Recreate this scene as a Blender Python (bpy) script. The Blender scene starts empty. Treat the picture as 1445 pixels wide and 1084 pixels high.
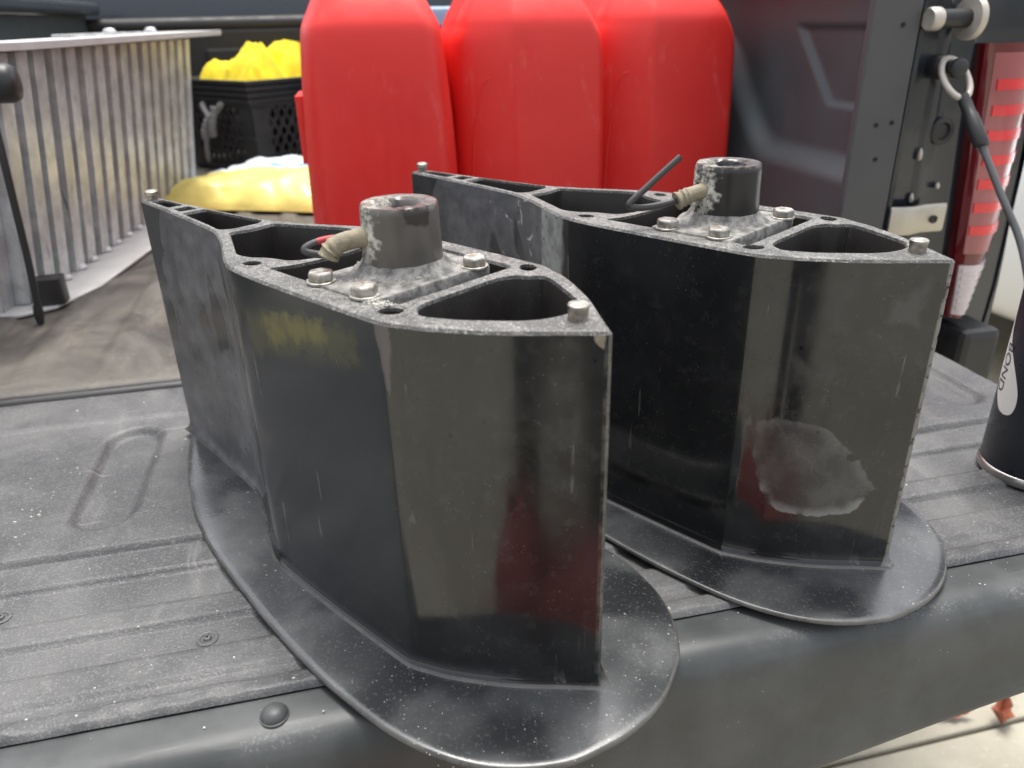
import bpy, bmesh, math, random
from mathutils import Vector, Matrix, noise as mnoise
from math import sin, cos, pi, radians, sqrt, atan2
random.seed(7)
sc = bpy.context.scene
COL = sc.collection

# ------------------------------------------------------------------ camera
cam_d = bpy.data.cameras.new("camera"); cam = bpy.data.objects.new("camera", cam_d); COL.objects.link(cam)
cam_d.sensor_width = 36; cam_d.lens = 27.23; cam_d.clip_start = 0.01; cam_d.clip_end = 500
p_, r_, y_ = 0.440167, -0.0245835, 0.2199227
F = Vector((sin(y_)*cos(p_), cos(y_)*cos(p_), -sin(p_))); R0 = Vector((cos(y_), -sin(y_), 0)); U0 = R0.cross(F)
Rv = cos(r_)*R0 + sin(r_)*U0; Uv = -sin(r_)*R0 + cos(r_)*U0
M = Matrix.Identity(4)
for i in range(3):
    M[i][0] = Rv[i]; M[i][1] = Uv[i]; M[i][2] = -F[i]
M.translation = Vector((0, 0, 0.41)); cam.matrix_world = M
cam_d.dof.use_dof = True; cam_d.dof.focus_distance = 0.60; cam_d.dof.aperture_fstop = 7.0
sc.camera = cam

# ------------------------------------------------------------------ sky, sun, exposure
SUN_EL, SUN_AZ = radians(75), radians(15)           # azimuth clockwise from +Y: very high, over the truck
w = bpy.data.worlds.new("World"); sc.world = w; w.use_nodes = True
nt = w.node_tree; nt.nodes.clear()
sky = nt.nodes.new("ShaderNodeTexSky"); sky.sky_type = 'NISHITA'; sky.sun_disc = False
sky.sun_elevation = SUN_EL; sky.sun_rotation = SUN_AZ; sky.air_density = 1.0; sky.dust_density = 4.0; sky.ozone_density = 1.0
hs = nt.nodes.new("ShaderNodeHueSaturation"); hs.inputs['Saturation'].default_value = 0.30
bg = nt.nodes.new("ShaderNodeBackground"); bg.inputs['Strength'].default_value = 0.15
wo = nt.nodes.new("ShaderNodeOutputWorld")
nt.links.new(sky.outputs[0], hs.inputs['Color']); nt.links.new(hs.outputs[0], bg.inputs['Color']); nt.links.new(bg.outputs[0], wo.inputs[0])
sun_d = bpy.data.lights.new("sun", 'SUN'); sun_d.energy = 1.4; sun_d.angle = radians(26); sun_d.color = (1.0, 0.96, 0.90)
sun = bpy.data.objects.new("sun", sun_d); COL.objects.link(sun)
sd = Vector((sin(SUN_AZ)*cos(SUN_EL), cos(SUN_AZ)*cos(SUN_EL), sin(SUN_EL)))
sun.rotation_euler = sd.to_track_quat('Z', 'Y').to_euler(); sun.location = sd*5
vs = sc.view_settings; vs.view_transform = 'Standard'; vs.look = 'None'; vs.gamma = 1.0; vs.exposure = 1.15; vs.use_curve_mapping = False

# ------------------------------------------------------------------ object helpers
def tag(o, label=None, cat=None, group=None, kind=None):
    if label: o["label"] = label
    if cat: o["category"] = cat
    if group: o["group"] = group
    if kind: o["kind"] = kind
    return o
def empty(name, loc, rz=0.0):
    o = bpy.data.objects.new(name, None); COL.objects.link(o); o.location = loc; o.rotation_euler = (0, 0, rz)
    o.empty_display_size = 0.05
    return o
def link(name, me, mats, parent=None, smooth=None):
    o = bpy.data.objects.new(name, me); COL.objects.link(o)
    for m in (mats if isinstance(mats, (list, tuple)) else [mats]): me.materials.append(m)
    if smooth is not None:
        me.polygons.foreach_set("use_smooth", [True]*len(me.polygons)); me.set_sharp_from_angle(angle=radians(smooth))
    if parent: o.parent = parent
    return o
class MB:
    def __init__(s): s.v = []; s.f = []; s.m = []
    def add(s, vs, fs, mi=0):
        b = len(s.v); s.v += [tuple(v) for v in vs]
        for f in fs: s.f.append([b+i for i in f]); s.m.append(mi)
        return s
    def box(s, x0, x1, y0, y1, z0, z1, mi=0):
        v = [(x0,y0,z0),(x1,y0,z0),(x1,y1,z0),(x0,y1,z0),(x0,y0,z1),(x1,y0,z1),(x1,y1,z1),(x0,y1,z1)]
        return s.add(v, [(0,3,2,1),(4,5,6,7),(0,1,5,4),(1,2,6,5),(2,3,7,6),(3,0,4,7)], mi)
    def rings(s, rs, mi=0, cap0=True, cap1=True, closed=True):
        n = len(rs[0]); v = [p for r in rs for p in r]; f = []
        for k in range(len(rs)-1):
            for i in range(n if closed else n-1):
                j = (i+1) % n
                f.append((k*n+i, k*n+j, (k+1)*n+j, (k+1)*n+i))
        if cap0: f.append(tuple(range(n-1, -1, -1)))
        if cap1: f.append(tuple((len(rs)-1)*n+i for i in range(n)))
        return s.add(v, f, mi)
    def lathe(s, prof, seg=32, c=(0,0,0), axis='Z', mi=0, cap0=True, cap1=True, ph=0.0):
        rs = []
        for r, z in prof:
            ring = []
            for i in range(seg):
                a = 2*pi*i/seg + ph; x, y = r*cos(a), r*sin(a)
                q = (x, y, z) if axis == 'Z' else ((z, x, y) if axis == 'X' else (y, z, x))
                ring.append((c[0]+q[0], c[1]+q[1], c[2]+q[2]))
            rs.append(ring)
        return s.rings(rs, mi, cap0, cap1)
    def tube(s, path, rad, seg=12, mi=0):
        P = [Vector(p) for p in path]; n = len(P); rs = []; up = None
        for i in range(n):
            t = (P[min(i+1,n-1)]-P[max(i-1,0)]).normalized()
            if up is None:
                up = Vector((0,0,1)) if abs(t.z) < .9 else Vector((1,0,0))
            a = t.cross(up).normalized(); up = a.cross(t).normalized()
            r = rad[i] if isinstance(rad, (list, tuple)) else rad
            rs.append([P[i]+r*(cos(2*pi*k/seg)*a+sin(2*pi*k/seg)*up) for k in range(seg)])
        return s.rings(rs, mi)
    def mesh(s, name="mesh"):
        me = bpy.data.meshes.new(name); me.from_pydata(s.v, [], s.f); me.polygons.foreach_set("material_index", s.m)
        bm = bmesh.new(); bm.from_mesh(me); bmesh.ops.recalc_face_normals(bm, faces=bm.faces); bm.to_mesh(me); bm.free()
        me.update(); return me
    def build(s, name, mats, parent=None, smooth=None, bevel=None, bseg=2):
        me = s.mesh(name)
        o = link(name, me, mats, parent, smooth)
        if bevel:
            b = o.modifiers.new("bevel", 'BEVEL'); b.width = bevel; b.segments = bseg; b.limit_method = 'ANGLE'; b.angle_limit = radians(30)
        return o
def copy_tree(o, parent=None):
    c = o.copy(); COL.objects.link(c); c.parent = parent
    for ch in list(o.children): copy_tree(ch, c)
    return c
def catmull(pts, n=6):
    P = [Vector(p) for p in pts]; P = [2*P[0]-P[1]] + P + [2*P[-1]-P[-2]]; out = []
    for i in range(1, len(P)-2):
        a, b, c_, d = P[i-1], P[i], P[i+1], P[i+2]
        for k in range(n):
            t = k/n
            out.append(.5*((2*b)+(c_-a)*t+(2*a-5*b+4*c_-d)*t*t+(3*b-a-3*c_+d)*t**3))
    out.append(P[-2]); return out
def smst(a, b, x):
    t = min(1, max(0, (x-a)/(b-a))) if a != b else float(x > a)
    return t*t*(3-2*t)

# ------------------------------------------------------------------ material helper
class MT:
    def __init__(s, name, base=(.5,.5,.5), rough=.5, metal=0.0, spec=.5, coat=0.0):
        s.mat = bpy.data.materials.new(name); s.mat.use_nodes = True; s.t = s.mat.node_tree
        s.b = s.t.nodes["Principled BSDF"]
        s.b.inputs['Base Color'].default_value = (*base, 1); s.b.inputs['Roughness'].default_value = rough
        s.b.inputs['Metallic'].default_value = metal; s.b.inputs['Specular IOR Level'].default_value = spec
        s.b.inputs['Coat Weight'].default_value = coat
        s.co = s.t.nodes.new("ShaderNodeTexCoord").outputs['Object']
        s.sep = None
    def n(s, ty, **kw):
        nd = s.t.nodes.new(ty)
        for k, v in kw.items(): setattr(nd, k, v)
        return nd
    def put(s, sock, v):
        if hasattr(v, 'default_value') and hasattr(v, 'is_linked'): s.t.links.new(v, sock)
        elif isinstance(v, (tuple, list)): sock.default_value = (*v, 1) if len(v) == 3 and len(sock.default_value) == 4 else v
        else: sock.default_value = v
    def xyz(s, i):
        if s.sep is None:
            s.sep = s.n("ShaderNodeSeparateXYZ"); s.put(s.sep.inputs[0], s.co)
        return s.sep.outputs[i]
    def mapd(s, scale=(1,1,1), loc=(0,0,0), rot=(0,0,0)):
        m = s.n("ShaderNodeMapping"); s.put(m.inputs[0], s.co); m.inputs['Scale'].default_value = scale
        m.inputs['Location'].default_value = loc; m.inputs['Rotation'].default_value = rot
        return m.outputs[0]
    def noise(s, scale, detail=4, rough=.55, vec=None, dist=0.0):
        n = s.n("ShaderNodeTexNoise"); s.put(n.inputs['Vector'], vec or s.co)
        n.inputs['Scale'].default_value = scale; n.inputs['Detail'].default_value = detail
        n.inputs['Roughness'].default_value = rough; n.inputs['Distortion'].default_value = dist
        return n.outputs[0]
    def voro(s, scale, vec=None, feature='F1'):
        n = s.n("ShaderNodeTexVoronoi", feature=feature); s.put(n.inputs['Vector'], vec or s.co); n.inputs['Scale'].default_value = scale
        return n.outputs['Distance']
    def ramp(s, v, a, b, lo=0.0, hi=1.0):
        m = s.n("ShaderNodeMapRange", interpolation_type='SMOOTHSTEP'); s.put(m.inputs[0], v)
        m.inputs[1].default_value = a; m.inputs[2].default_value = b; m.inputs[3].default_value = lo; m.inputs[4].default_value = hi
        return m.outputs[0]
    def ma(s, op, a, b=0.0):
        m = s.n("ShaderNodeMath", operation=op); s.put(m.inputs[0], a); s.put(m.inputs[1], b); return m.outputs[0]
    def mix(s, f, a, b):
        m = s.n("ShaderNodeMix", data_type='RGBA'); s.put(m.inputs[0], f); s.put(m.inputs[6], a); s.put(m.inputs[7], b); return m.outputs[2]
    def mixf(s, f, a, b):
        m = s.n("ShaderNodeMix", data_type='FLOAT'); s.put(m.inputs[0], f); s.put(m.inputs[2], a); s.put(m.inputs[3], b); return m.outputs[0]
    def box(s, x=None, y=None, z=None, soft=.01, warp=None, amp=.01):
        """soft window mask in object space, edges broken by noise"""
        out = None
        for i, rg in enumerate((x, y, z)):
            if rg is None: continue
            v = s.xyz(i)
            if warp is not None: v = s.ma('ADD', v, s.ma('MULTIPLY', s.ma('SUBTRACT', warp, .5), amp))
            m = s.ma('MULTIPLY', s.ramp(v, rg[0]-soft, rg[0]+soft), s.ramp(v, rg[1]-soft, rg[1]+soft, 1, 0))
            out = m if out is None else s.ma('MULTIPLY', out, m)
        return out
    def poly(s, pts, warp=None, amp=.01, ax=(0, 2)):
        """signed distance (positive inside) to a convex polygon drawn on the side, edges broken by noise"""
        if sum(pts[i-1][0]*pts[i][1]-pts[i][0]*pts[i-1][1] for i in range(len(pts))) < 0: pts = pts[::-1]
        d = None
        for i in range(len(pts)):
            (x0, y0), (x1, y1) = pts[i-1], pts[i]; L = sqrt((x1-x0)**2+(y1-y0)**2); nx, ny = -(y1-y0)/L, (x1-x0)/L
            e = s.ma('ADD', s.ma('ADD', s.ma('MULTIPLY', s.xyz(ax[0]), nx), s.ma('MULTIPLY', s.xyz(ax[1]), ny)), -(x0*nx+y0*ny))
            d = e if d is None else s.ma('MINIMUM', d, e)
        if warp is not None: d = s.ma('ADD', d, s.ma('MULTIPLY', s.ma('SUBTRACT', warp, .5), amp))
        return d
    def col(s, v): s.put(s.b.inputs['Base Color'], v); return s
    def rou(s, v): s.put(s.b.inputs['Roughness'], v); return s
    def met(s, v): s.put(s.b.inputs['Metallic'], v); return s
    def bump(s, h, strength=.3, dist=.001):
        b = s.n("ShaderNodeBump"); b.inputs['Strength'].default_value = strength; b.inputs['Distance'].default_value = dist
        s.put(b.inputs['Height'], h)
        prev = s.b.inputs['Normal']
        if prev.is_linked: s.t.links.new(prev.links[0].from_socket, b.inputs['Normal'])
        s.t.links.new(b.outputs[0], prev); return s

def simple(name, base, rough, metal=0.0, var=.25, nscale=30, bscale=0, bstr=.2, coat=0.0, spec=.5):
    m = MT(name, base, rough, metal, spec, coat); n = m.noise(nscale, 5)
    m.col(m.mix(n, tuple(c*(1-var) for c in base), tuple(min(1, c*(1+var)) for c in base)))
    m.rou(m.ramp(n, .3, .7, max(.02, rough*.8), min(1, rough*1.2)))
    if bscale: m.bump(m.noise(bscale, 4), bstr, .001)
    return m.mat

def m_liner():
    m = MT("liner plastic", (.05,.05,.053), .5)
    big = m.noise(7, 5, .6, dist=.4); mid = m.noise(38, 6, .65); fine = m.noise(520, 3, .6)
    streak = m.noise(16, 6, .7, vec=m.mapd((1.0, .18, 1)), dist=.6)
    base = m.mix(m.ramp(big, .38, .66), (.052,.053,.056), (.110,.110,.109))
    base = m.mix(m.ma('MULTIPLY', m.ramp(streak, .58, .74), .45), base, (.235,.23,.22))
    base = m.mix(m.ma('MULTIPLY', m.ramp(mid, .62, .74), .35), base, (.22,.215,.20))
    base = m.mix(m.ramp(fine, .50, .68, 0, .36), base, (.255,.255,.25))
    # pale scratches running obliquely over the far half
    sv = m.mapd((3, 60, 3), rot=(0, 0, radians(-62))); s1 = m.noise(3.0, 3, .6, vec=sv)
    sm = m.ma('MULTIPLY', m.ramp(s1, .66, .72), m.ramp(m.xyz(1), .60, .72))
    base = m.mix(m.ma('MULTIPLY', sm, .5), base, (.27,.265,.25))
    m.col(base); m.rou(m.ramp(mid, .3, .7, .40, .56))
    m.bump(fine, .7, .0008); m.bump(mid, .3, .0014)
    return m.mat
def m_trim():
    m = MT("edge trim plastic", (.05,.055,.058), .38)
    n = m.noise(14, 5, .6); sc_ = m.noise(5, 4, .6, vec=m.mapd((1.2, 18, 18)), dist=.3); f = m.noise(160, 3)
    c = m.mix(m.ramp(n, .35, .7), (.045,.049,.049), (.077,.082,.082))
    c = m.mix(m.ma('MULTIPLY', m.ramp(sc_, .62, .72), .30), c, (.20,.21,.21))
    wear = m.ma('MULTIPLY', m.box(z=(-.0075,-.0022), soft=.0015), m.ma('MULTIPLY', m.ramp(m.noise(420, 4, .7), .52, .62), m.ramp(n, .46, .66)))
    c = m.mix(m.ma('MULTIPLY', wear, .55), c, (.27,.27,.26)); spk = m.ma('MULTIPLY', m.ramp(m.voro(120), .05, .11, 1, 0), m.ramp(n, .5, .62)); c = m.mix(m.ma('MULTIPLY', spk, .5), c, (.32,.32,.30))
    m.col(c); m.rou(m.ramp(n, .3, .7, .36, .50)); m.bump(f, .15, .0005); m.bump(sc_, .1, .001)
    return m.mat
def m_paint(which):
    m = MT("black leg paint "+which, (.012,.0125,.013), .16, 0, .5)
    m.b.inputs['Specular IOR Level'].default_value = .55; m.b.inputs['Coat Weight'].default_value = .12; m.b.inputs['Coat Roughness'].default_value = .07
    n1 = m.noise(9, 5, .6, dist=.5); n2 = m.noise(45, 5, .65); dots = m.voro(230); dm = m.noise(25, 3)
    streak = m.noise(30, 4, .6, vec=m.mapd((1, 1, .12)))
    base = m.mix(m.ramp(n1, .35, .65), (.012,.0128,.0135), (.022,.023,.024)); base = m.mix(m.ma('MULTIPLY', m.ramp(m.noise(85, 6, .75), .52, .68), .5), base, (.040,.041,.041))
    speck = m.ma('MULTIPLY', m.ramp(dots, .06, .16, 1, 0), m.ramp(dm, .50, .60))
    base = m.mix(m.ma('MULTIPLY', speck, .5), base, (.16,.155,.14))
    rough = m.mixf(m.ramp(n2, .35, .75), .09, .22)
    x, y, z = m.xyz(0), m.xyz(1), m.xyz(2)
    # worn, chalky tail fin
    fin = m.ma('MULTIPLY', m.ramp(m.ma('ADD', x, m.ma('MULTIPLY', m.ma('SUBTRACT', n2, .5), .05)), -.34, -.275, 1, 0), m.ramp(n1, .30, .55, .45, 1))
    blot = m.noise(13, 3, .5, vec=m.mapd((1, 1, .55), (3.1, 0, 1.7)), dist=.3)
    fin2 = m.ma('MULTIPLY', fin, m.ramp(blot, .39, .43, .25, 1))
    base = m.mix(m.ma('MULTIPLY', fin2, .8), base, m.mix(m.ramp(n2, .35, .7), (.105,.104,.108), (.190,.188,.193)))
    rough = m.mixf(fin2, rough, .42)
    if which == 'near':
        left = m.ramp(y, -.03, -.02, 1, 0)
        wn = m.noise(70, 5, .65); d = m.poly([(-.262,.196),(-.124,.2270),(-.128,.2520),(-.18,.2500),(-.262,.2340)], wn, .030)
        yw = m.ma('MULTIPLY', m.ramp(d, -.003, .010), left)  # yellow patch on the side, edges broken by noise
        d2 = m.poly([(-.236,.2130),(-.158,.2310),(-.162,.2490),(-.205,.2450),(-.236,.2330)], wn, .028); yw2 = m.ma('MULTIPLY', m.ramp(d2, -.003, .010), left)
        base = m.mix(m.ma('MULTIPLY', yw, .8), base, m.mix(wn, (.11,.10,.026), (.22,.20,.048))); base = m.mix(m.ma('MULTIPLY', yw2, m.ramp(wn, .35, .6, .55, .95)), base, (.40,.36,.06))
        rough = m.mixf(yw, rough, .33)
        rub = m.box(x=(-.30, -.108), z=(.05, .30), y=(-.2, 0), soft=.02, warp=n1, amp=.05)
        base = m.mix(m.ma('MULTIPLY', rub, .7), base, m.mix(n2, (.015,.018,.020), (.026,.030,.033))); rough = m.mixf(m.ma('MULTIPLY', rub, .8), rough, .24)
        chip = m.ma('MULTIPLY', m.ramp(m.poly([(-.0110,.262),(-.0012,.262),(-.0018,.240),(-.0034,.243),(-.0052,.2535)], wn, .004), -.0002, .0006), left if False else m.ramp(y, .0, .001, 1, 0))
        base = m.mix(m.ma('MULTIPLY', chip, m.ramp(n2, .35, .6, .3, .9)), base, (.36,.32,.23)); rough = m.mixf(chip, rough, .7)
        cre = m.ma('MULTIPLY', m.ramp(m.poly([(-.1125,.262),(-.1000,.262),(-.1030,.215),(-.1042,.205)], n2, .007), -.0006, .002), left)
        base = m.mix(m.ma('MULTIPLY', cre, .55), base, (.17,.15,.15)); rough = m.mixf(cre, rough, .5)
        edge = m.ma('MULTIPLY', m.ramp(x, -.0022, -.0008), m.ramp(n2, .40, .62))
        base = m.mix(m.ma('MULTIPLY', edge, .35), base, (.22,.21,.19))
    else:
        wn = m.noise(60, 3, .5); front = m.ramp(y, .002, .004, 1, 0)
        d = m.poly([(-.0918,.1312),(-.0786,.1375),(-.0527,.1333),(-.0299,.1106),(-.0150,.0803),(-.0272,.0580),(-.0567,.0530),(-.080,.0604),(-.0925,.0973)], wn, .011)
        pat = m.ma('MULTIPLY', m.ramp(d, -.0004, .0014), front); rim = m.ma('MULTIPLY', pat, m.ramp(d, .001, .010, 1, 0))
        crk = m.ma('ABSOLUTE', m.ma('ADD', m.ma('ADD', m.ma('MULTIPLY', x, .8), m.ma('MULTIPLY', z, .6)), m.ma('ADD', m.ma('MULTIPLY', m.ma('SUBTRACT', wn, .5), .02), -.0155)))
        ridge = m.ma('MULTIPLY', m.ma('MULTIPLY', m.ramp(crk, 0, .0016, 1, 0), pat), m.ramp(x, -.055, -.045, 1, .15))
        wash = m.ma('MULTIPLY', pat, m.ramp(m.noise(34, 5, .6, dist=.7), .42, .66))
        base = m.mix(m.ma('MULTIPLY', pat, .5), base, (.036,.039,.041)); rough = m.mixf(m.ma('MULTIPLY', pat, .8), rough, .30)
        base = m.mix(m.ma('MULTIPLY', wash, .45), base, (.095,.10,.103))
        base = m.mix(m.ma('MULTIPLY', m.ma('MULTIPLY', rim, m.ramp(wn, .35, .6)), m.ramp(z, .065, .10, .75, .22)), base, (.24,.25,.25))
        base = m.mix(m.ma('MULTIPLY', ridge, .12), base, (.22,.215,.20))
        hole = m.ma('SQRT', m.ma('ADD', m.ma('POWER', m.ma('ADD', x, .0315), 2.0), m.ma('POWER', m.ma('ADD', z, -.1075), 2.0)))
        base = m.mix(m.ma('MULTIPLY', m.ramp(hole, .0028, .0036, 1, 0), front), base, (.012,.012,.012))
        d3 = m.poly([(-.0300,.2130),(-.0060,.2060),(-.0050,.2480),(-.0200,.2440)], wn, .030); pat2 = m.ma('MULTIPLY', m.ramp(d3, 0, .008), front)
        base = m.mix(m.ma('MULTIPLY', pat2, .4), base, (.085,.09,.093)); rough = m.mixf(m.ma('MULTIPLY', pat2, .6), rough, .33)
        sm2 = m.ma('MULTIPLY', m.ramp(m.noise(16, 5, .65, dist=1.2), .54, .70), m.box(x=(-.095,-.035), z=(.15,.235), y=(-.2,.004), soft=.02)); base = m.mix(m.ma('MULTIPLY', sm2, .35), base, (.075,.08,.084)); rough = m.mixf(m.ma('MULTIPLY', sm2, .5), rough, .3)
        cor = m.box(x=(-.325, -.285), z=(.12, .30), y=(-.2, 0), soft=.004, warp=n2, amp=.016)
        base = m.mix(m.ma('MULTIPLY', cor, m.ramp(n2, .3, .6, .35, 1)), base, (.34,.34,.32)); rough = m.mixf(cor, rough, .6)
        cor2 = m.ma('MULTIPLY', m.box(x=(-.42, -.345), z=(.19, .30), y=(-.2, 0), soft=.01), m.ramp(m.noise(60, 4, .6, dist=.8), .60, .66))
        base = m.mix(cor2, base, (.50,.50,.48))
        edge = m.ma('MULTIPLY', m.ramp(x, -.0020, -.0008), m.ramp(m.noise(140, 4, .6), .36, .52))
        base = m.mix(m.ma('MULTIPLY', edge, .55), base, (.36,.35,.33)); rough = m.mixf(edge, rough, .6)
    pits = m.ma('MULTIPLY', m.ramp(m.voro(95), .10, .17, 1, 0), m.ramp(m.noise(14, 3, .5), .52, .60)); base = m.mix(m.ma('MULTIPLY', pits, .8), base, (.006,.006,.006))
    # hair scratches
    sx = m.noise(7, 2, .5, vec=m.mapd((14, 14, 1.2), rot=(0, radians(38), 0))); sm = m.ma('MULTIPLY', m.ramp(sx, .69, .71), m.ramp(dm, .45, .6))
    base = m.mix(m.ma('MULTIPLY', sm, .35), base, (.2,.2,.19))
    for rot_, sc2, th, am in (((0, radians(20), 0), 5.0, .70, .5), ((0, radians(-55), 0), 6.0, .70, .45), ((0, radians(85), 0), 4.0, .71, .4)):
        sv = m.noise(sc2, 2, .5, vec=m.mapd((22, 22, 1.0), (rot_[1]*3, 1.7, rot_[1]), rot_)); sk = m.ma('MULTIPLY', m.ramp(sv, th, th+.012), m.ramp(m.noise(11, 3, .5, vec=m.mapd((1,1,1), (rot_[1], 4, 2))), .55, .63))
        base = m.mix(m.ma('MULTIPLY', sk, am), base, (.24,.23,.21)); rough = m.mixf(sk, rough, .5)
    m.col(base); m.rou(rough); m.bump(n2, .06, .0006); m.bump(streak, .05, .0008); m.bump(pits, -.3, .0006)
    return m.mat
def m_rim():
    m = MT("bare cast rim", (.25,.25,.24), .55, .25)
    n = m.noise(330, 5, .7); b = m.noise(30, 5, .6); f = m.noise(900, 2)
    c = m.mix(m.ramp(n, .34, .66), (.060,.058,.055), (.215,.21,.198)); c = m.mix(m.ramp(b, .42, .60, 0, .85), c, m.mix(n, (.040,.039,.037), (.105,.102,.097)))
    c = m.mix(m.ramp(f, .58, .70, 0, .75), c, (.52,.51,.47))
    m.col(c); m.rou(m.ramp(n, .3, .7, .42, .7)); m.bump(n, .35, .0008); m.bump(f, .3, .0005)
    return m.mat
def m_inside():
    m = MT("pocket wall", (.02,.018,.016), .45)
    n = m.noise(60, 4, .6); d = m.voro(300)
    c = m.mix(n, (.014,.012,.011), (.040,.034,.030)); c = m.mix(m.ramp(d, .05, .13, .5, 0), c, (.22,.20,.17))
    m.col(c); m.bump(n, .3, .001); return m.mat
def m_plate():
    m = MT("satin plate paint", (.06,.062,.064), .26, 0, 1.0)
    n = m.noise(11, 5, .6, dist=.3); f = m.noise(420, 3); sp = m.voro(170); spm = m.noise(18, 3)
    blot = m.noise(13, 2, .4, vec=m.mapd((1,1,1), (1.3,.4,0)))
    c = m.mix(m.ramp(n, .35, .7), (.042,.045,.046), (.092,.096,.097)); c = m.mix(m.ramp(blot, .52, .68, 0, .85), c, (.014,.015,.017))
    c = m.mix(m.ma('MULTIPLY', m.ramp(sp, .07, .16, 1, 0), m.ramp(spm, .50, .62)), c, (.42,.40,.34))
    c = m.mix(m.ramp(f, .55, .7, 0, .18), c, (.25,.25,.24))
    m.col(c); m.rou(m.ma('ADD', m.ramp(n, .3, .7, .15, .30), m.ramp(blot, .52, .68, 0, -.05))); m.bump(f, .12, .0004); m.bump(n, .1, .001)
    return m.mat
def m_castplate():
    m = MT("dirty cast adapter", (.24,.235,.22), .7, .1)
    n = m.noise(120, 6, .7); b = m.noise(28, 4)
    c = m.mix(m.ramp(n, .35, .65), (.085,.082,.077), (.29,.28,.26)); c = m.mix(m.ramp(b, .5, .7, 0, .6), c, (.14,.135,.13))
    m.col(c); m.bump(n, .6, .0012); return m.mat
def m_tube(which):
    m = MT("drive tube "+which, (.05,.046,.042), .36)
    n = m.noise(50, 5, .6); f = m.noise(300, 3)
    a = ((.075,.068,.061), (.125,.114,.103)) if which == 'near' else ((.014,.0135,.013), (.026,.025,.024))
    c = m.mix(n, *a)
    # pale salt crust round the fitting boss
    s_ = m.ma('MULTIPLY', m.box(x=(-.225, -.171), y=(-.05, .004), z=(.264, .303), soft=.004, warp=m.noise(90, 4, .65), amp=.040), m.ramp(m.noise(170, 5, .7), .34, .60))
    c = m.mix(s_, c, (.58,.56,.48))
    if which == 'near':
        st = m.box(x=(-.160, -.12), y=(-.012, .006), z=(.2925, .311), soft=.0012, warp=n, amp=.016); c = m.mix(m.ma('MULTIPLY', st, .85), c, (.012,.009,.008))
    rt = m.ma('MULTIPLY', m.ramp(m.xyz(2), .3025, .304), m.ramp(f, .45, .6)); c = m.mix(m.ma('MULTIPLY', rt, .55), c, (.20,.14,.11))
    m.col(c); m.rou(m.mixf(s_, .30, .85)); m.bump(f, .25, .0005); m.bump(m.ma('MULTIPLY', s_, f), .8, .002)
    return m.mat
def m_bolt():
    m = MT("stainless bolt", (.50,.48,.44), .38, .85)
    n = m.noise(220, 4); c = m.mix(m.ramp(n, .35, .68), (.30,.28,.245), (.54,.52,.475)); c = m.mix(m.ramp(m.noise(70, 4), .55, .68, 0, .6), c, (.32,.22,.13))
    m.col(c); m.rou(m.ramp(n, .3, .7, .32, .6)); m.bump(n, .2, .0004); return m.mat
def m_red():
    m = MT("red polyethylene", (.72,.022,.016), .42)
    n = m.noise(9, 4); f = m.noise(260, 2)
    cr = m.mix(n, (.70,.022,.018), (.82,.034,.026)); sc1 = m.noise(30, 5, .7, vec=m.mapd((1, 1, .35))); cr = m.mix(m.ma('MULTIPLY', m.ramp(sc1, .58, .72), .28), cr, (.80,.22,.19)); cr = m.mix(m.ma('MULTIPLY', m.ramp(m.noise(5, 4), .55, .75), .3), cr, (.60,.035,.03)); m.col(cr); m.rou(m.ramp(sc1, .3, .7, .36, .56)); m.bump(n, .3, .006); m.bump(f, .08, .0006)
    m.b.inputs['Subsurface Weight'].default_value = .12; m.b.inputs['Subsurface Radius'].default_value = (.02, .003, .002); m.b.inputs['Subsurface Scale'].default_value = .4
    return m.mat
def m_alu():
    m = MT("weathered aluminium", (.62,.61,.59), .36, .5)
    n = m.noise(22, 5, .6); s_ = m.noise(14, 5, .65, vec=m.mapd((4, 4, .5)))
    c = m.mix(m.ramp(n, .35, .7), (.44,.445,.445), (.64,.645,.645)); c = m.mix(m.ramp(s_, .63, .70, 0, .8), c, (.07,.06,.052)); c = m.mix(m.ramp(m.noise(40, 4, .6), .5, .7, 0, .45), c, (.36,.35,.335))
    m.col(c); m.rou(m.ramp(s_, .3, .7, .34, .52)); m.met(m.ramp(s_, .63, .70, .40, .1)); m.bump(n, .1, .001); return m.mat
def m_floor():
    m = MT("dirty bed floor", (.09,.08,.07), .48)
    n = m.noise(6, 6, .65, dist=.8); s_ = m.noise(9, 5, .65, vec=m.mapd((1, .35, 1), rot=(0,0,radians(-35))), dist=.5); f = m.noise(120, 4)
    c = m.mix(m.ramp(n, .35, .68), (.055,.050,.045), (.115,.103,.088)); c = m.mix(m.ramp(s_, .54, .70, 0, .7), c, (.20,.168,.125)); c = m.mix(m.ramp(f, .58, .7, 0, .3), c, (.22,.2,.17))
    m.col(c); m.rou(m.ramp(n, .3, .7, .38, .6)); m.bump(f, .2, .001); m.bump(n, .2, .003); return m.mat
def m_concrete():
    m = MT("pale concrete", (.42,.40,.34), .85)
    n = m.noise(3, 6, .65); f = m.noise(80, 5, .7); st = m.noise(11, 4)
    c = m.mix(m.ramp(n, .3, .7), (.29,.265,.205), (.385,.36,.29)); c = m.mix(m.ramp(f, .55, .75, 0, .5), c, (.48,.46,.39)); c = m.mix(m.ramp(st, .60, .74, 0, .6), c, (.22,.205,.165))
    m.col(c); m.bump(f, .3, .003); return m.mat
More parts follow.
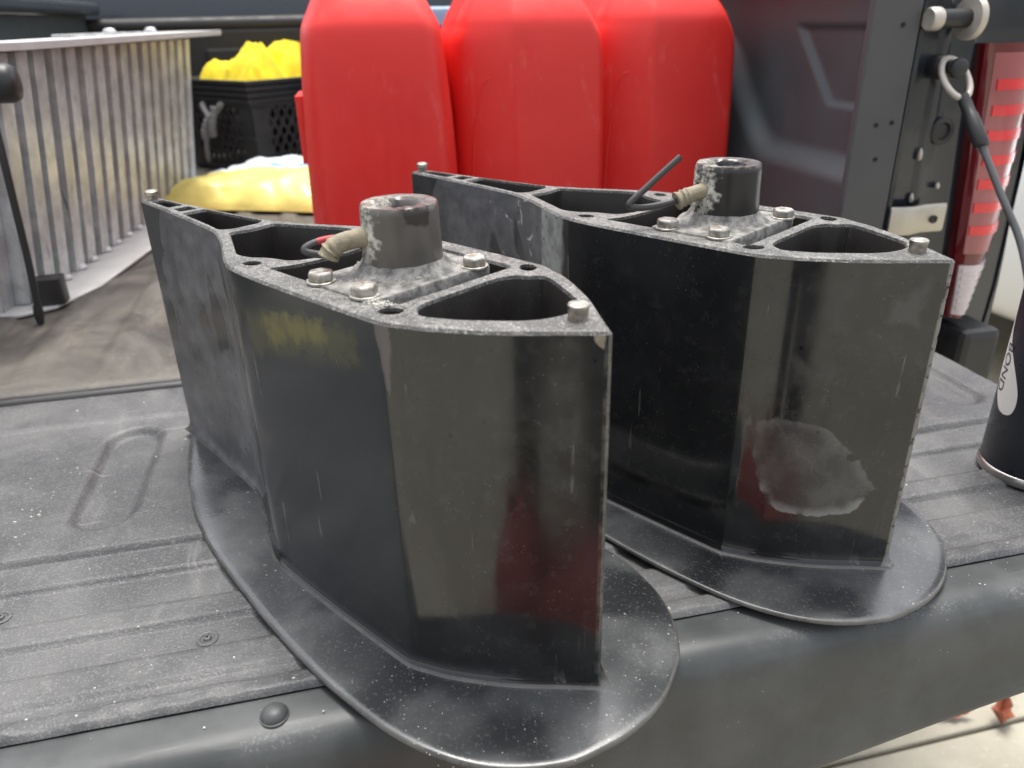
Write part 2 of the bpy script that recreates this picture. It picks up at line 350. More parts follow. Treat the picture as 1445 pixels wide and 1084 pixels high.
def m_bag():
    m = MT("printed plastic sack", (.8,.62,.06), .32)
    n = m.noise(14, 3); v = m.ma('ADD', m.xyz(1), m.ma('MULTIPLY', m.ma('SUBTRACT', n, .5), .05))
    c = m.mix(m.ramp(v, -.045, -.020), (.88,.74,.22), (.72,.81,.88))
    blue = m.ma('MULTIPLY', m.box(y=(-.030, .010), soft=.006, warp=n, amp=.08), m.ramp(m.noise(9, 3), .44, .54)); c = m.mix(blue, c, (.16,.36,.62))
    c = m.mix(m.ramp(v, -.262, -.225, .7, 0), c, (.72,.27,.05)); c = m.mix(m.ma('MULTIPLY', m.ramp(m.noise(7, 4), .52, .66), .6), c, (.86,.76,.36))
    m.col(c); m.bump(m.noise(16, 4, .5, dist=.6), .5, .01); return m.mat
def m_black(name, base=(.02,.02,.021), rough=.45, b=0.2, sc_=200): return simple(name, base, rough, 0, .3, 25, sc_, b)

MAT = dict(liner=m_liner(), trim=m_trim(), rim=m_rim(), inside=m_inside(), plate=m_plate(), cast=m_castplate(), bolt=m_bolt(), red=m_red(),
    alu=m_alu(), floor=m_floor(), concrete=m_concrete(), bag=m_bag(), rubber=m_black("black rubber"),
    bedwall=simple("sprayed bed wall", (.070,.084,.090), .46, 0, .22, 9, 500, .35),
    flange=simple("bed wall return flange", (.075,.074,.076), .6, 0, .15, 14, 600, .3),
    body=simple("dark truck paint", (.012,.016,.022), .14, 0, .3, 8, 0, 0, .6),
    cab=simple("dark blue grey cab paint", (.058,.068,.082), .32, 0, .2, 4),
    crate=simple("dusty black crate plastic", (.026,.024,.023), .5, 0, .35, 20, 150, .2),
    cloth=simple("yellow microfibre", (.86,.66,.02), .9, 0, .10, 60, 700, .5),
    rope=simple("grey rope", (.22,.215,.205), .8, 0, .3, 80, 300, .6),
    blue=simple("blue plastic", (.10,.17,.34), .45, 0, .15, 10),
    bluelid=simple("pale blue lid plastic", (.30,.40,.56), .45, 0, .15, 10),
    fitting=simple("salt crusted brass fitting", (.27,.235,.165), .75, .1, .55, 190, 260, .8),
    hose=simple("thin black hose", (.045,.043,.043), .45, 0, .3, 60), hosered=simple("red hose mark", (.35,.02,.025), .5),
    canblack=simple("navy black can print", (.016,.018,.026), .30, 0, .15, 40), canrim=simple("steel can rim", (.40,.38,.36), .30, .9, .15, 60),
    label=simple("off white can print", (.78,.77,.73), .45, 0, .04, 50), ink=simple("dark ink", (.03,.03,.035), .5),
    white=simple("white car paint", (.80,.81,.80), .22, 0, .03, 3, 0, 0, .5), glass=simple("dark car glass", (.01,.011,.012), .05),
    lampdark=simple("smoked red lens", (.12,.006,.010), .10, 0, .2, 10, 0, 0, .8), lampred=simple("red lamp bar", (.72,.018,.03), .22, 0, .2, 30, 0, 0, .8),
    lamprose=simple("rosy lens face", (.34,.085,.095), .16, 0, .25, 12, 0, 0, .8), lampclear=simple("frosted reversing lens", (.66,.58,.58), .25, 0, .12, 60, 0, 0, .6),
    zinc=simple("zinc steel", (.52,.49,.42), .42, .75, .2, 40, 120, .2), palesteel=simple("pale washer steel", (.55,.50,.44), .5, .4, .2, 60),
    leaf=simple("dry red brown leaf", (.30,.09,.045), .8, 0, .35, 90), grit=simple("pale grit", (.55,.53,.47), .85, 0, .3, 200),
    fillet=simple('worn fillet and painted edge glint', (.085,.083,.078), .30, .1, .85, 45, 200, .3), alusky=simple('pale aluminium with painted sky sheen', (.58,.575,.56), .5, .12, .18, 18, 90, .2),  # flange aluminium pale: sky reflection put into its colour
    jacket=simple('dark jacket cloth', (.018,.018,.020), .85, 0, .2, 40), trousers=simple('charcoal trouser cloth', (.022,.022,.024), .9, 0, .2, 40), skin=simple('skin', (.45,.27,.19), .5, 0, .08, 20), hair=simple('dark hair', (.02,.015,.012), .6, 0, .2, 80), shoe=simple('dark shoe', (.02,.02,.02), .5), phone=simple('black phone glass', (.01,.01,.011), .1),
    jamb=simple("glossy jamb paint", (.018,.023,.030), .20, 0, .25, 9, 0, 0, .4))
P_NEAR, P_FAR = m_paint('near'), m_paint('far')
T_NEAR, T_FAR = m_tube('near'), m_tube('far')

# ================================================================== setting: ground
GZ = -0.88
g = MB(); g.add([(-60,-60,GZ-.03),(60,-60,GZ-.03),(60,60,GZ-.03),(-60,60,GZ-.03)], [(0,1,2,3)])
ground = tag(g.build("ground", simple("joint sand", (.16,.145,.12), .9, 0, .3, 40)), kind="structure")
xs = [-7.2, -4.8, -2.4, 0.0, 2.4, 4.8, 7.2]; ys = [-8.1, -5.1, -2.1, .861, 3.9, 6.9]
for i in range(len(xs)-1):
    for j in range(len(ys)-1):
        s = MB(); s.box(xs[i]+.004, xs[i+1]-.004, ys[j]+.004, ys[j+1]-.004, GZ-.06, GZ)
        s.build("concrete_slab", MAT['concrete'], ground, None, .006)

# ================================================================== the pickup truck
truck = tag(empty("pickup_truck", (0, 2.0, GZ)), "dark pickup truck with lowered tailgate and textured black bed liner", "truck")
def tpart(mb, name, mats, smooth=None, parent=None, bevel=None):
    """truck geometry is written in world coordinates; shift it under the truck's origin"""
    par = parent or truck
    o = mb.build(name, mats, None, smooth, bevel)
    o.parent = par
    if par is truck: o.location = (0, -2.0, -GZ)
    return o
XL, XR = -.764, .764
def zbot(x): return -.142 + .062*smst(.12, .62, abs(x))
# tailgate shell: trim edge and outer skin
tg = MB(); NX = 60; rs = []
for i in range(NX+1):
    x = XL + (XR-XL)*i/NX; zb = zbot(x); mid = zb*.55
    wob = .0012*mnoise.noise((x*9, 0, 0))
    prof = [(.960,-.014),(.415,-.006),(.4135,-.0015),(.404,-.0008),(.392,-.0010),(.3845,-.0018+wob),(.3785,-.0045+wob),(.373,-.0095),(.369,-.017),(.3655,-.030),(.362,mid),(.358,zb*.8),(.353,zb+.008),(.3535,zb+.002),(.358,zb-.003),(.45,zb-.012),(.93,zb-.02),(.960,-.06)]
    rs.append([(x, a, b) for a, b in prof])
tg.rings(rs)
tailgate = tpart(tg, "tailgate", MAT['trim'], 35)
# liner heightfield
def liner_h(x, y):
    h = 0.0
    h += -.0065*smst(.621,.616,y) + .0088*smst(.606,.602,y) - .0046*smst(.573,.569,y) + .0046*smst(.532,.528,y) - .0046*smst(.505,.501,y) + .0046*smst(.473,.469,y) - .0030*smst(.445,.440,y)
    h += .0022*smst(.868,.880,y) - .0035*smst(.945,.956,y)
    if .62 < y < .87:
        k = round((x+.2435)/.186); cx = -.2435 + .186*k
        d = abs(x-cx); yy = max(0, .683-y) if y < .683 else max(0, y-.822)
        r = sqrt(d*d + yy*yy) if yy > 0 else d
        h -= .0085*smst(.0330, .0215, r)
    h += .0045*smst(.432,.4275,y)*smst(.4125,.4165,y)*(1+.45*mnoise.noise((x*55, y*90, 0)))
    h += .0004*mnoise.noise((x*30, y*30, 3))
    return h
lm_ = MB(); nx, ny = 420, 210; vv = []; ff = []
for j in range(ny+1):
    y = .4130 + (.957-.4130)*j/ny
    for i in range(nx+1):
        x = -.75 + 1.5*i/nx; vv.append((x, y, liner_h(x, y)+.0005))
for j in range(ny):
    for i in range(nx):
        a = j*(nx+1)+i; ff.append((a, a+1, a+nx+2, a+nx+1))
lm_.add(vv, ff)
liner = tpart(lm_, "liner", MAT['liner'], 60, tailgate); liner.parent = tailgate
def fastener(x, y, r, name, mats, kind):
    z = liner_h(x, y) if y > .414 else -.0009
    b = MB()
    if kind == 'push': b.lathe([(r, z-.001),(r, z+.0011),(r*.86, z+.0018),(r*.62, z+.0012),(r*.50, z-.0002),(r*.42, z+.0004),(r*.34, z+.0022),(r*.12, z+.0026),(r*.11, z+.0008)], 28, (x, y, 0))
    else: b.lathe([(r*1.12, z-.001),(r*1.1, z+.0006),(r*1.0, z+.0010),(r*.97, z+.0026),(r*.8, z+.0048),(r*.5, z+.0062),(r*.15, z+.0067)], 32, (x, y, 0))
    o = tpart(b, name, mats, 50, tailgate); return o
fastener(-.289, .547, .0082, "push_fastener", MAT['liner'], 'push'); fastener(-.129, .483, .0082, "push_fastener", MAT['liner'], 'push')
fastener(.42, .49, .0082, "push_fastener", MAT['liner'], 'push')
fastener(-.077, .396, .0088, "dome_bolt", MAT['trim'], 'dome')
# bed floor with pressed ribs and rolled rear lip
bf = MB(); vv = []; ff = []; yl = [.984,.985,.988,.993,1.0,1.01,1.03] + [1.03+.06*k for k in range(1, 36)]; zl0 = [-.08,-.02,-.009,-.003,-.0008]
nxx = 300
for j, y in enumerate(yl):
    for i in range(nxx+1):
        x = -.76 + 1.52*i/nxx
        rib = .006*smst(.25, .40, abs(((x/.105) % 1)-.5)) if y > 1.06 else 0
        z = zl0[j] if j < 5 else rib*smst(1.05, 1.12, y)
        vv.append((x, y, z))
for j in range(len(yl)-1):
    for i in range(nxx):
        a = j*(nxx+1)+i; ff.append((a, a+1, a+nxx+2, a+nxx+1))
bf.add(vv, ff); tpart(bf, "bed_floor", MAT['floor'], 40)
s = MB(); s.tube([(-.75,.9735,-.0095),(.75,.9735,-.0095)], .0115, 16); tpart(s, "gap_seal", MAT['rubber'], 60)
# bed front wall and cab back
s = MB(); s.box(-.76, .76, 3.10, 3.16, -.05, .40)
for k in range(5): s.box(-.66+.29*k, -.50+.29*k, 3.085, 3.101, .02, .34)
tpart(s, "bed_front_wall", MAT['crate'], None, None, .008)
s = MB(); s.tube([(-.80,3.13,.415),(.80,3.13,.415)], .026, 12); tpart(s, "front_rail", MAT['crate'], 60)
s = MB()
s.rings([[(x, 3.24+.04*(x/.9)**2+dy, z) for x in [-.92+.092*k for k in range(21)]] for dy, z in ((0,-.3),(0,.30),(.0,.46),(.03,.56),(.16,1.15),(.20,1.22))], 0, False, False, False)
tpart(s, "cab_back", MAT['cab'], 40)
s = MB(); s.rings([[(x, 3.24+.04*(x/.9)**2+dy, z) for x in [-.70+.14*k for k in range(11)]] for dy, z in ((.047,.66),(.135,1.08))], 0, False, False, False)
tpart(s, "rear_window", MAT['glass'], 40)
s = MB(); s.box(-.83,-.77,3.02,3.06,.435,.475); s.box(-.815,-.785,3.0,3.03,.40,.44); tpart(s, "tie_down_bracket", MAT['zinc'], None, None, .004)
# bed side wall with pressed panel and lower ledge (right), mirrored plain (left)
def wall_off(y, z):
    o = 0.0
    zb = .205 + .16*smst(1.20, 1.42, y)
    o -= .028*smst(zb+.020, zb-.020, z)                       # lower part stands inwards
    # trapezoid pressing
    y0 = 1.002 + .03*(z < 0); y1 = 1.085 + (z-.285)/.108*.105; t = min(y-1.005, (y1-y), z-.284, .392-z)
    o += .008*smst(-.003, .007, t)
    if 1.01 < y < 1.3 and z < .17: pass
    return o
for sgn in (1, -1):
    s = MB(); vv = []; ff = []; ny, nz = 190, 120
    for j in range(nz+1):
        z = -.03 + .48*j/nz
        for i in range(ny+1):
            y = .975 + 2.15*(i/ny)**1.7
            vv.append((sgn*(.735 + wall_off(y, z)), y, z))
    for j in range(nz):
        for i in range(ny):
            a = j*(ny+1)+i; ff.append((a, a+1, a+ny+2, a+ny+1))
    s.add(vv, ff); tpart(s, "bed_side_wall", MAT['bedwall'], 50)
    s = MB(); s.box(*sorted((sgn*.69, sgn*1.0)), .99, 3.15, .452, .49); tpart(s, "bed_rail", MAT['cab'], None, None, .012)
    s = MB()     # outer bedside panel
    s.rings([[(sgn*x, y, z) for y in [1.0+.2*k for k in range(12)]] for x, z in ((.98,-.42),(1.02,-.25),(1.034,0),(1.03,.2),(1.022,.40),(.99,.452))], 0, False, False, False)
    tpart(s, "bedside_panel", MAT['body'], 50)
# rear return flange and door-jamb of the right bedside
s = MB()
for a, b in (((.716,.966),(.774,.966)),):
    s.box(.700, .774, .964, .9745, -.06, .455)
fl = tpart(s, "return_flange", MAT['flange'], None, None, .003)
for x, z in ((.748,.392),(.733,.268),(.757,.27),(.741,.222)):
    b = MB(); b.lathe([(.0036,-.0002),(.0034,-.0010),(.0026,-.0012),(.0014,-.0002)], 16, (x, .9640, z), 'Y'); tpart(b, "flange_rivet", MAT['rubber'], 50, fl)
jp = [(.774,.9755),(.778,.968),(.784,.967),(.790,.979),(.797,.984),(.822,.985),(.829,.981),(.835,.981),(.846,.986),(.866,.985),(.872,.982),(.877,.980),(.882,.982),(.886,.988),(.92,.996),(1.015,1.004),(1.015,1.02),(.774,1.02)]
s = MB(); s.rings([[(x+.028*smst(.36,-.03,z)*smst(.80,.89,x), y, z) for x, y in jp] for z in [-.40+.05*k for k in range(18)]])
jamb = tpart(s, "door_jamb", MAT['jamb'], 25)
for x, z, hgt in ((.789,.222,.016),(.826,.222,.018),(.8255,.160,.014),(.786,.178,.018),(.866,.175,.010)):
    b = MB(); b.lathe([(.0008,-.5*hgt),(.003,-.4*hgt),(.0036,-.1*hgt),(.003,.2*hgt),(.0008,.5*hgt)], 10, (x, .9805, z)); tpart(b, "seam_sealer_drop", MAT['palesteel'], 60, jamb)
b = MB(); b.lathe([(.019,.0),(.019,-.004),(.016,-.006),(.012,-.006),(.010,-.002)], 28, (.856,.985,.252), 'Y'); tpart(b, "grommet", MAT['rubber'], 50, jamb)
s = MB(); s.rings([[(.780,.962+d,z),(.796,.957+d,z),(.812,.955+d,z),(.838,.963+d,z),(.872,.962+d,z)] + [(.872,.966+d,z),(.838,.967+d,z),(.812,.959+d,z),(.796,.961+d,z),(.780,.966+d,z)] for d, z in ((0,.112),(-.002,.116),(-.002,.148),(0,.153))])
br = tpart(s, "latch_bracket", MAT['zinc'], 30)
b = MB(); b.lathe([(.006,-.0005),(.006,-.0022),(.0045,-.0025),(.003,-.0008)], 18, (.853,.9605,.131), 'Y'); tpart(b, "bracket_hole", MAT['rubber'], 50, br)
# striker pin
s = MB(); s.lathe([(.0115,-.052),(.0115,.0)], 24, (.838,.957,.398), 'X'); st = tpart(s, "striker_pin", MAT['rubber'], 50)
s = MB(); s.lathe([(.026,-.005),(.027,-.003),(.027,.004)], 32, (.842,.957,.398), 'X'); tpart(s, "washer", MAT['palesteel'], 40, st)
s = MB(); s.lathe([(.005,-.058),(.0125,-.060),(.0145,-.057),(.0145,-.046),(.0135,-.044)], 28, (.838,.957,.398), 'X'); hd = tpart(s, "pin_head", MAT['palesteel'], 40, st)
# tailgate cable with eye, sleeve and stud
s = MB(); s.lathe([(.015,.02),(.016,-.006),(.013,-.010),(.008,-.012),(.0075,-.026),(.0125,-.027),(.0125,-.034),(.009,-.037)], 24, (.826,.972,.338), 'Y'); tpart(s, "cable_stud", MAT['rubber'], 45)
E1 = Vector((.826,.948,.332)); E2 = Vector((.845,.790,.130)); dv = (E2-E1).normalized()
side = dv.cross(Vector((0,1,0))).normalized()
loop = []
c0 = Vector((.826,.948,.332))
for k in range(25):
    a = radians(-60) + radians(300)*k/24
    loop.append(c0 + .024*(-dv)*cos(a-radians(90)) *1.05 + .0175*side*sin(a-radians(90)) + (-dv)*.004)
def ringpts(c, d, sd, ra, rb, n=28): return [c + ra*cos(2*pi*k/n)*d + rb*sin(2*pi*k/n)*sd for k in range(n+1)]
s = MB(); s.tube(ringpts(c0+dv*.008, dv, side, .030, .018), .0042, 10); cab = tpart(s, "cable_eye", MAT['palesteel'], 60)
s = MB(); s.tube([c0+dv*.034, c0+dv*.045, c0+dv*.062, c0+dv*.064, c0+dv*.105, c0+dv*.11], [.007,.0078,.008,.0092,.0098,.008], 14); tpart(s, "cable_sleeve", MAT['rubber'], 60, cab)
s = MB(); s.tube(catmull([c0+dv*.10, c0+dv*.18, E2, (.828,.722,.035), (.795,.668,-.022), (.775,.652,-.034)], 6), .0046, 12); tpart(s, "cable", simple("grey cable jacket", (.085,.088,.09), .4), 60, cab)
s = MB(); s.lathe([(.013,-.012),(.013,.010),(.009,.013),(.008,.022),(.012,.023),(.011,.028)], 20, (.764,.652,-.034), 'X'); tpart(s, "cable_anchor", MAT['rubber'], 45, tailgate)
# tail lamp
def lampx(t): return .887 + .034*t**1.1
def lamp_ring(z, t, infl=0.0):
    l = .890 + .036*t; r = 1.034 - .012*t - .045*max(0, t-.70)/.30
    n = 14; pts = []
    for k in range(n+1):
        q = k/n; x = l + (r-l)*q
        y = .974 - .016*sin(pi*min(1, q*1.15)**.7) + .050*q**3 - infl
        pts.append((x, y, z))
    return pts + [(r, 1.03, z), (l, 1.03, z)]
s = MB(); zs = [.366-.398*k/24 for k in range(25)]
s.rings([lamp_ring(z, k/24) for k, z in enumerate(zs)])
lamp = tpart(s, "tail_lamp", MAT['lampdark'], 35)
def lamp_patch(t0, t1, q0, q1, out, name, mat, nq=10, nt=3):
    s = MB(); fr = []
    for d in (out, -.002):
        rr = []
        for a in range(nt+1):
            t = t0+(t1-t0)*a/nt; full = lamp_ring(.366-.398*t, t, d)[:15]; row = []
            for b_ in range(nq+1):
                q = (q0+(q1-q0)*b_/nq)*14; i = min(13, int(q)); fq = q-i; A, B = full[i], full[i+1]
                row.append(tuple(A[m]+(B[m]-A[m])*fq for m in range(3)))
            rr.append(row)
        fr.append(rr)
    outer = fr[0]; inner = fr[1]
    loop = lambda g: g[0] + [r[-1] for r in g[1:-1]] + g[-1][::-1] + [r[0] for r in g[1:-1]][::-1]
    s.rings(outer, 0, False, False, False); s.rings([loop(outer), loop(inner)], 0, False, False)
    return tpart(s, name, mat, 40, lamp)
lamp_patch(.03, .74, .07, .97, .0012, "lens_face", MAT['lamprose'], 10, 8)
for k in range(7):
    t = .115 + .086*k
    lamp_patch(t, t+.036, .12-.006*k, .97, .0030, "lens_bar", MAT['lampred'], 10, 1)
lamp_patch(.785, .985, .05, .93, .0028, "reversing_lens", MAT['lampclear'], 10, 4)
for k in range(6): lamp_patch(.80+.03*k, .812+.03*k, .08, .90, .0045, "lens_rib", MAT['lampclear'], 8, 1)
s = MB(); s.box(.930,1.0,.93,1.02,-.40,-.045); tpart(s, "bumper_pad", MAT['rubber'], None, None, .012)

# ================================================================== the two motor leg extensions
HH = .2596
HP = catmull([(0,.0016),(-.018,.0164),(-.045,.0385),(-.0755,.0577),(-.0940,.0660),(-.1040,.0698),(-.1130,.0710),(-.15,.0718),(-.2,.0722),(-.245,.0716),(-.272,.0695),(-.286,.0658),(-.300,.0600),(-.318,.0512),(-.338,.0412),(-.356,.0335),(-.371,.0275),(-.384,.0238),(-.400,.0216),(-.43,.0184),(-.47,.0146),(-.52,.0108),(-.5545,.0086)], 5)
def sym(hp): return [(p[0], -p[1]) for p in hp] + [(p[0], p[1]) for p in reversed(hp)]
OUT = sym([(p.x, p.y) for p in [Vector((q[0], q[1])) for q in HP]])
def offset(loop, d):
    n = len(loop); out = []
    for i in range(n):
        a, b, c_ = Vector(loop[i-1]), Vector(loop[i]), Vector(loop[(i+1) % n])
        e1 = (b-a); e2 = (c_-b)
        if e1.length < 1e-7: e1 = e2
        if e2.length < 1e-7: e2 = e1
        n1 = Vector((-e1.y, e1.x)).normalized(); n2 = Vector((-e2.y, e2.x)).normalized()
        m_ = (n1+n2); m_ = m_.normalized() if m_.length > 1e-6 else n1
        k = 1/max(.45, m_.dot(n1)); out.append((b.x+m_.x*d*k*SGN, b.y+m_.y*d*k*SGN))
    return out
def area(l): return .5*sum(l[i-1][0]*l[i][1]-l[i][0]*l[i-1][1] for i in range(len(l)))
SGN = 1 if area(OUT) > 0 else -1
def rounded(pts, r, n=4):
    out = []; m = len(pts)
    for i in range(m):
        a, b, c_ = Vector(pts[i-1]), Vector(pts[i]), Vector(pts[(i+1) % m]); rr = r[i] if isinstance(r, (list, tuple)) else r
        d1 = (a-b); d2 = (c_-b); rr = min(rr, d1.length*.48, d2.length*.48); p0 = b+d1.normalized()*rr; p1 = b+d2.normalized()*rr
        for k in range(n+1):
            t = k/n; q = (1-t)**2*p0 + 2*t*(1-t)*b + t*t*p1; out.append((q.x, q.y))
    return out
def circ(cx, cy, rx, ry=None, n=16, rot=0):
    ry = ry or rx
    return [(cx+rx*cos(2*pi*k/n)*cos(rot)-ry*sin(2*pi*k/n)*sin(rot), cy+rx*cos(2*pi*k/n)*sin(rot)+ry*sin(2*pi*k/n)*cos(rot)) for k in range(n)]
def pocket_nose():
    l = [(-.1095,-.0415),(-.1115,-.030),(-.1115,.030),(-.1065,.0415),(-.0975,.0445),(-.0925,.0520),(-.0840,.0500),(-.062,.0385),(-.0400,.0255),(-.0335,.0120),(-.0345,.003),(-.0390,-.010),(-.0480,-.0205),(-.074,-.0400),(-.094,-.0495),(-.100,-.0485)]
    return rounded(l, .006, 3)
POCKETS = [
    (pocket_nose(), .16),
    (rounded([(-.1205,-.053),(-.1205,.0555),(-.245,.0555),(-.2425,.030),(-.2385,0.0),(-.2395,-.022),(-.2425,-.040),(-.2500,-.0535)], [.003,.006,.006,.008,.02,.02,.008,.004], 3), .15),
    (rounded([(-.2440,.0),(-.2460,.022),(-.2520,.034),(-.2740,.0400),(-.2840,.0480),(-.2990,.0500),(-.3310,.0350),(-.3560,.0235),(-.3640,.0195),(-.3600,0),(-.3650,-.0195),(-.3560,-.0235),(-.3310,-.0350),(-.2990,-.0500),(-.2840,-.0480),(-.2740,-.0400),(-.2520,-.034),(-.2460,-.022)], .006, 3), .16),
    (rounded([(-.3740,.0),(-.3735,.012),(-.3800,.0205),(-.4010,.0175),(-.4260,.0150),(-.4640,.0108),(-.4640,-.0108),(-.4260,-.0150),(-.4010,-.0175),(-.3800,-.0205),(-.3735,-.012)], .004, 3), .12),
    (rounded([(-.4720,.0082),(-.4720,-.0082),(-.4890,-.0075),(-.4890,.0075)], .003, 3), .006),
    (rounded([(-.4975,.0072),(-.4975,-.0072),(-.5370,-.0058),(-.5370,.0058)], .003, 3), .06),
    (circ(-.1155,-.0550,.0078,.0058, 16, radians(35)), .05),
    (circ(-.1115,.0588,.0078,.0058, 16, radians(-35)), .05),
    (circ(-.2690,-.0545,.0070,.0052, 16, radians(25)), .05),
    (circ(-.2690,.0545,.0070,.0052, 16, radians(-25)), .05),
]
def shell_mesh(seed):
    bm = bmesh.new()
    def ring(loop, z, jit=0): 
        return [bm.verts.new((x, y, z + (jit*mnoise.noise((x*70+seed, y*70, seed)) if jit else 0))) for x, y in loop]
    def wall(a, b, mi, flip=False):
        n = len(a)
        for i in range(n):
            j = (i+1) % n; q = (a[i], a[j], b[j], b[i])
            f = bm.faces.new(q if not flip else q[::-1]); f.material_index = mi
    zs = [(.0086,.0062),(.0094,.0046),(.0102,.0036),(.0118,.0022),(.0140,.0012),(.0170,.0004),(.0210,0.0),(.07,0),(.13,0),(.19,0),(HH-.0022,0)]
    prev = None
    for z, d in zs:
        r = ring(offset(OUT, -d) if d else OUT, z)
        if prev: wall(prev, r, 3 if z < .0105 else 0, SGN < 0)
        prev = r
    r2 = ring(offset(OUT, .0013), HH-.0004, .0005); wall(prev, r2, 1, SGN < 0)
    r3 = ring(offset(OUT, .0026), HH); wall(r2, r3, 1, SGN < 0)
    edges = [bm.edges.get((r3[i], r3[(i+1) % len(r3)])) for i in range(len(r3))]
    for loop, dep in POCKETS:
        if area(loop) < 0: loop = loop[::-1]
        t = ring(loop, HH); n = len(t)
        edges += [bm.edges.new((t[i], t[(i+1) % n])) for i in range(n)]
        cx_ = sum(p[0] for p in loop)/n; cy_ = sum(p[1] for p in loop)/n
        ins = [(cx_+(x-cx_)*.985, cy_+(y-cy_)*.985) for x, y in loop]
        r1 = ring(ins, HH-.0022); r2_ = ring([(cx_+(x-cx_)*.97, cy_+(y-cy_)*.97) for x, y in loop], HH-dep)
        wall(r1, t, 1, True); wall(r2_, r1, 2, True)
        f = bm.faces.new(r2_); f.material_index = 2
    res = bmesh.ops.triangle_fill(bm, edges=edges, use_beauty=True, use_dissolve=False)
    for gme in res['geom']:
        if isinstance(gme, bmesh.types.BMFace): gme.material_index = 1
    # drop fill triangles inside pockets if any
    bmesh.ops.recalc_face_normals(bm, faces=bm.faces)
    me = bpy.data.meshes.new("shell"); bm.to_mesh(me); bm.free(); return me
PH = catmull([(.0410,.0005),(.0398,.016),(.0355,.0345),(.0240,.0625),(-.0030,.0915),(-.0350,.1092),(-.0729,.1190),(-.121,.1222),(-.155,.1220),(-.21,.1180),(-.269,.1108),(-.3365,.1004),(-.381,.0890),(-.42,.0765),(-.477,.0522),(-.52,.0294),(-.5535,.0075)], 5)
PLATE = sym([(p.x, p.y) for p in [Vector((q[0], q[1])) for q in PH]])
def plate_mesh():
    m = MB(); rs = []
    for d, z in ((.006,.0046),(.0020,.0047),(.0005,.0052),(0,.0060),(.0002,.0072),(.0009,.0081),(.0020,.0086),(.006,.0088),(.012,.0088)):
        rs.append([(x, y, z) for x, y in offset(PLATE, d)])
    m.rings(rs)
    n = len(PLATE)
    for i in range(n*3, n*6): m.m[i] = 1  # lighter bevel ring: edge catch light put into the colour
    return m
def hexbolt(x, y, z, name, parent, ph, tilt=0.0):
    b = MB(); c = (x, y, z)
    b.lathe([(.0082,.0010),(.0085,.0013),(.0085,.0058),(.0076,.0069),(.0046,.0072)], 6, c, 'Z', 0, True, True, ph)
    o = b.build(name, MAT['bolt'], parent, 25, .0004)
    wsh = MB(); wsh.lathe([(.0094,-.0006),(.0094,.0007),(.0090,.0010),(.006,.0010)], 28, c); wsh.build("washer", MAT['bolt'], o, 40)
    return o
def make_ext(name, loc, rz, paint, tubem, seed, label):
    t = tag(empty(name, loc, rz), label, "motor part", "boat motor leg extensions on the tailgate")
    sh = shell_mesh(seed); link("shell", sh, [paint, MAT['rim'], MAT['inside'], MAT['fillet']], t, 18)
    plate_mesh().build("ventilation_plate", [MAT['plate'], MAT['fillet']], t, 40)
    ad = MB(); lp = rounded([(-.1335,-.0560),(-.1335,.0462),(-.1420,.0485),(-.2030,.0470),(-.2045,.030),(-.2045,-.0560)], .004, 3)
    rs = [[(x, y, z) for x, y in [(px_*1, py_) for px_, py_ in lp]] for z in (.235, HH-.0006)]
    cxm, cym = -.169, -.005
    rs.append([(cxm+(x-cxm)*.975, cym+(y-cym)*.98, HH+.0012) for x, y in lp]); ad.rings(rs)
    adp = ad.build("adapter_plate", MAT['cast'], t, 30)
    fl_ = MB(); fl_.box(-.214,-.128,-.0562,.0552,.150,.170); fl_.build("pocket_floor", MAT['inside'], adp)
    tb = MB(); R = .0258
    fw = MB(); fw.lathe([(.0365,HH+.0002),(.0345,HH+.0020),(.0315,HH+.0034),(.0290,HH+.0058),(.0272,HH+.0085),(R-.001,HH+.0092)], 56, (-.1740,.0040,0), 'Z', 0, False, False)
    fwm = fw.mesh("weld")
    for v in fwm.vertices: v.co += Vector((mnoise.noise((v.co.x*110, v.co.y*110, seed)), mnoise.noise((v.co.x*110, v.co.y*110, seed+5)), .6*mnoise.noise((v.co.x*140, v.co.y*140, seed+9))))*.0012
    link("weld_fillet", fwm, MAT['cast'], adp, 50)
    tb.lathe([(R+.0012,HH-.001),(R+.0010,HH+.0085),(R+.0003,HH+.02),(R-.0002,.300),(R-.0008,.3042),(R-.0016,.3050),(.0185,.3052),(.0170,.3046),(.0160,.3036),(.0148,.3040),(.0135,.3030),(.0122,.298),(.0118,.27)], 56, (-.1740,.0040,0), 'Z', 0, False, True)
    me = tb.mesh("tube")
    rg = random.Random(seed)
    for v in me.vertices:
        rad = sqrt((v.co.x+.174)**2+(v.co.y-.004)**2)
        if v.co.z > .3025 and rad < .0192: v.co.z += .0013*mnoise.noise((v.co.x*160+seed, v.co.y*160, 2)); 
        if rad > R+.0005 and v.co.z < HH+.006: v.co.x += .0015*mnoise.noise((v.co.x*90, v.co.y*90, seed))
    tube = link("drive_tube", me, tubem, t, 40)
    for (x, y, ph) in ((-.1474,-.0491,.1),(-.1919,-.0497,.35),(-.1392,.0362,.2),(-.1960,.0395,.5)): hexbolt(x, y, HH+.0012, "hex_bolt", t, ph)
    b = MB(); b.lathe([(.0058,-.002),(.0058,.0056),(.0061,.0062),(.0061,.0082),(.0054,.0088),(.0012,.0089)], 28, (-.0252,.0040,HH)); b.build("nose_pin", MAT['bolt'], t, 35)
    b = MB(); b.lathe([(.0048,-.002),(.0048,.004),(.0062,.0048),(.0062,.0080),(.0050,.0092),(.001,.0094)], 24, (-.5450,-.0005,HH)); b.build("tail_pin", MAT['bolt'], t, 35)
    return t
near = make_ext("motor_leg_extension", (.13508,.36144,0), radians(-56.1), P_NEAR, T_NEAR, 1, "nearer black motor leg extension with yellow patch on its side")
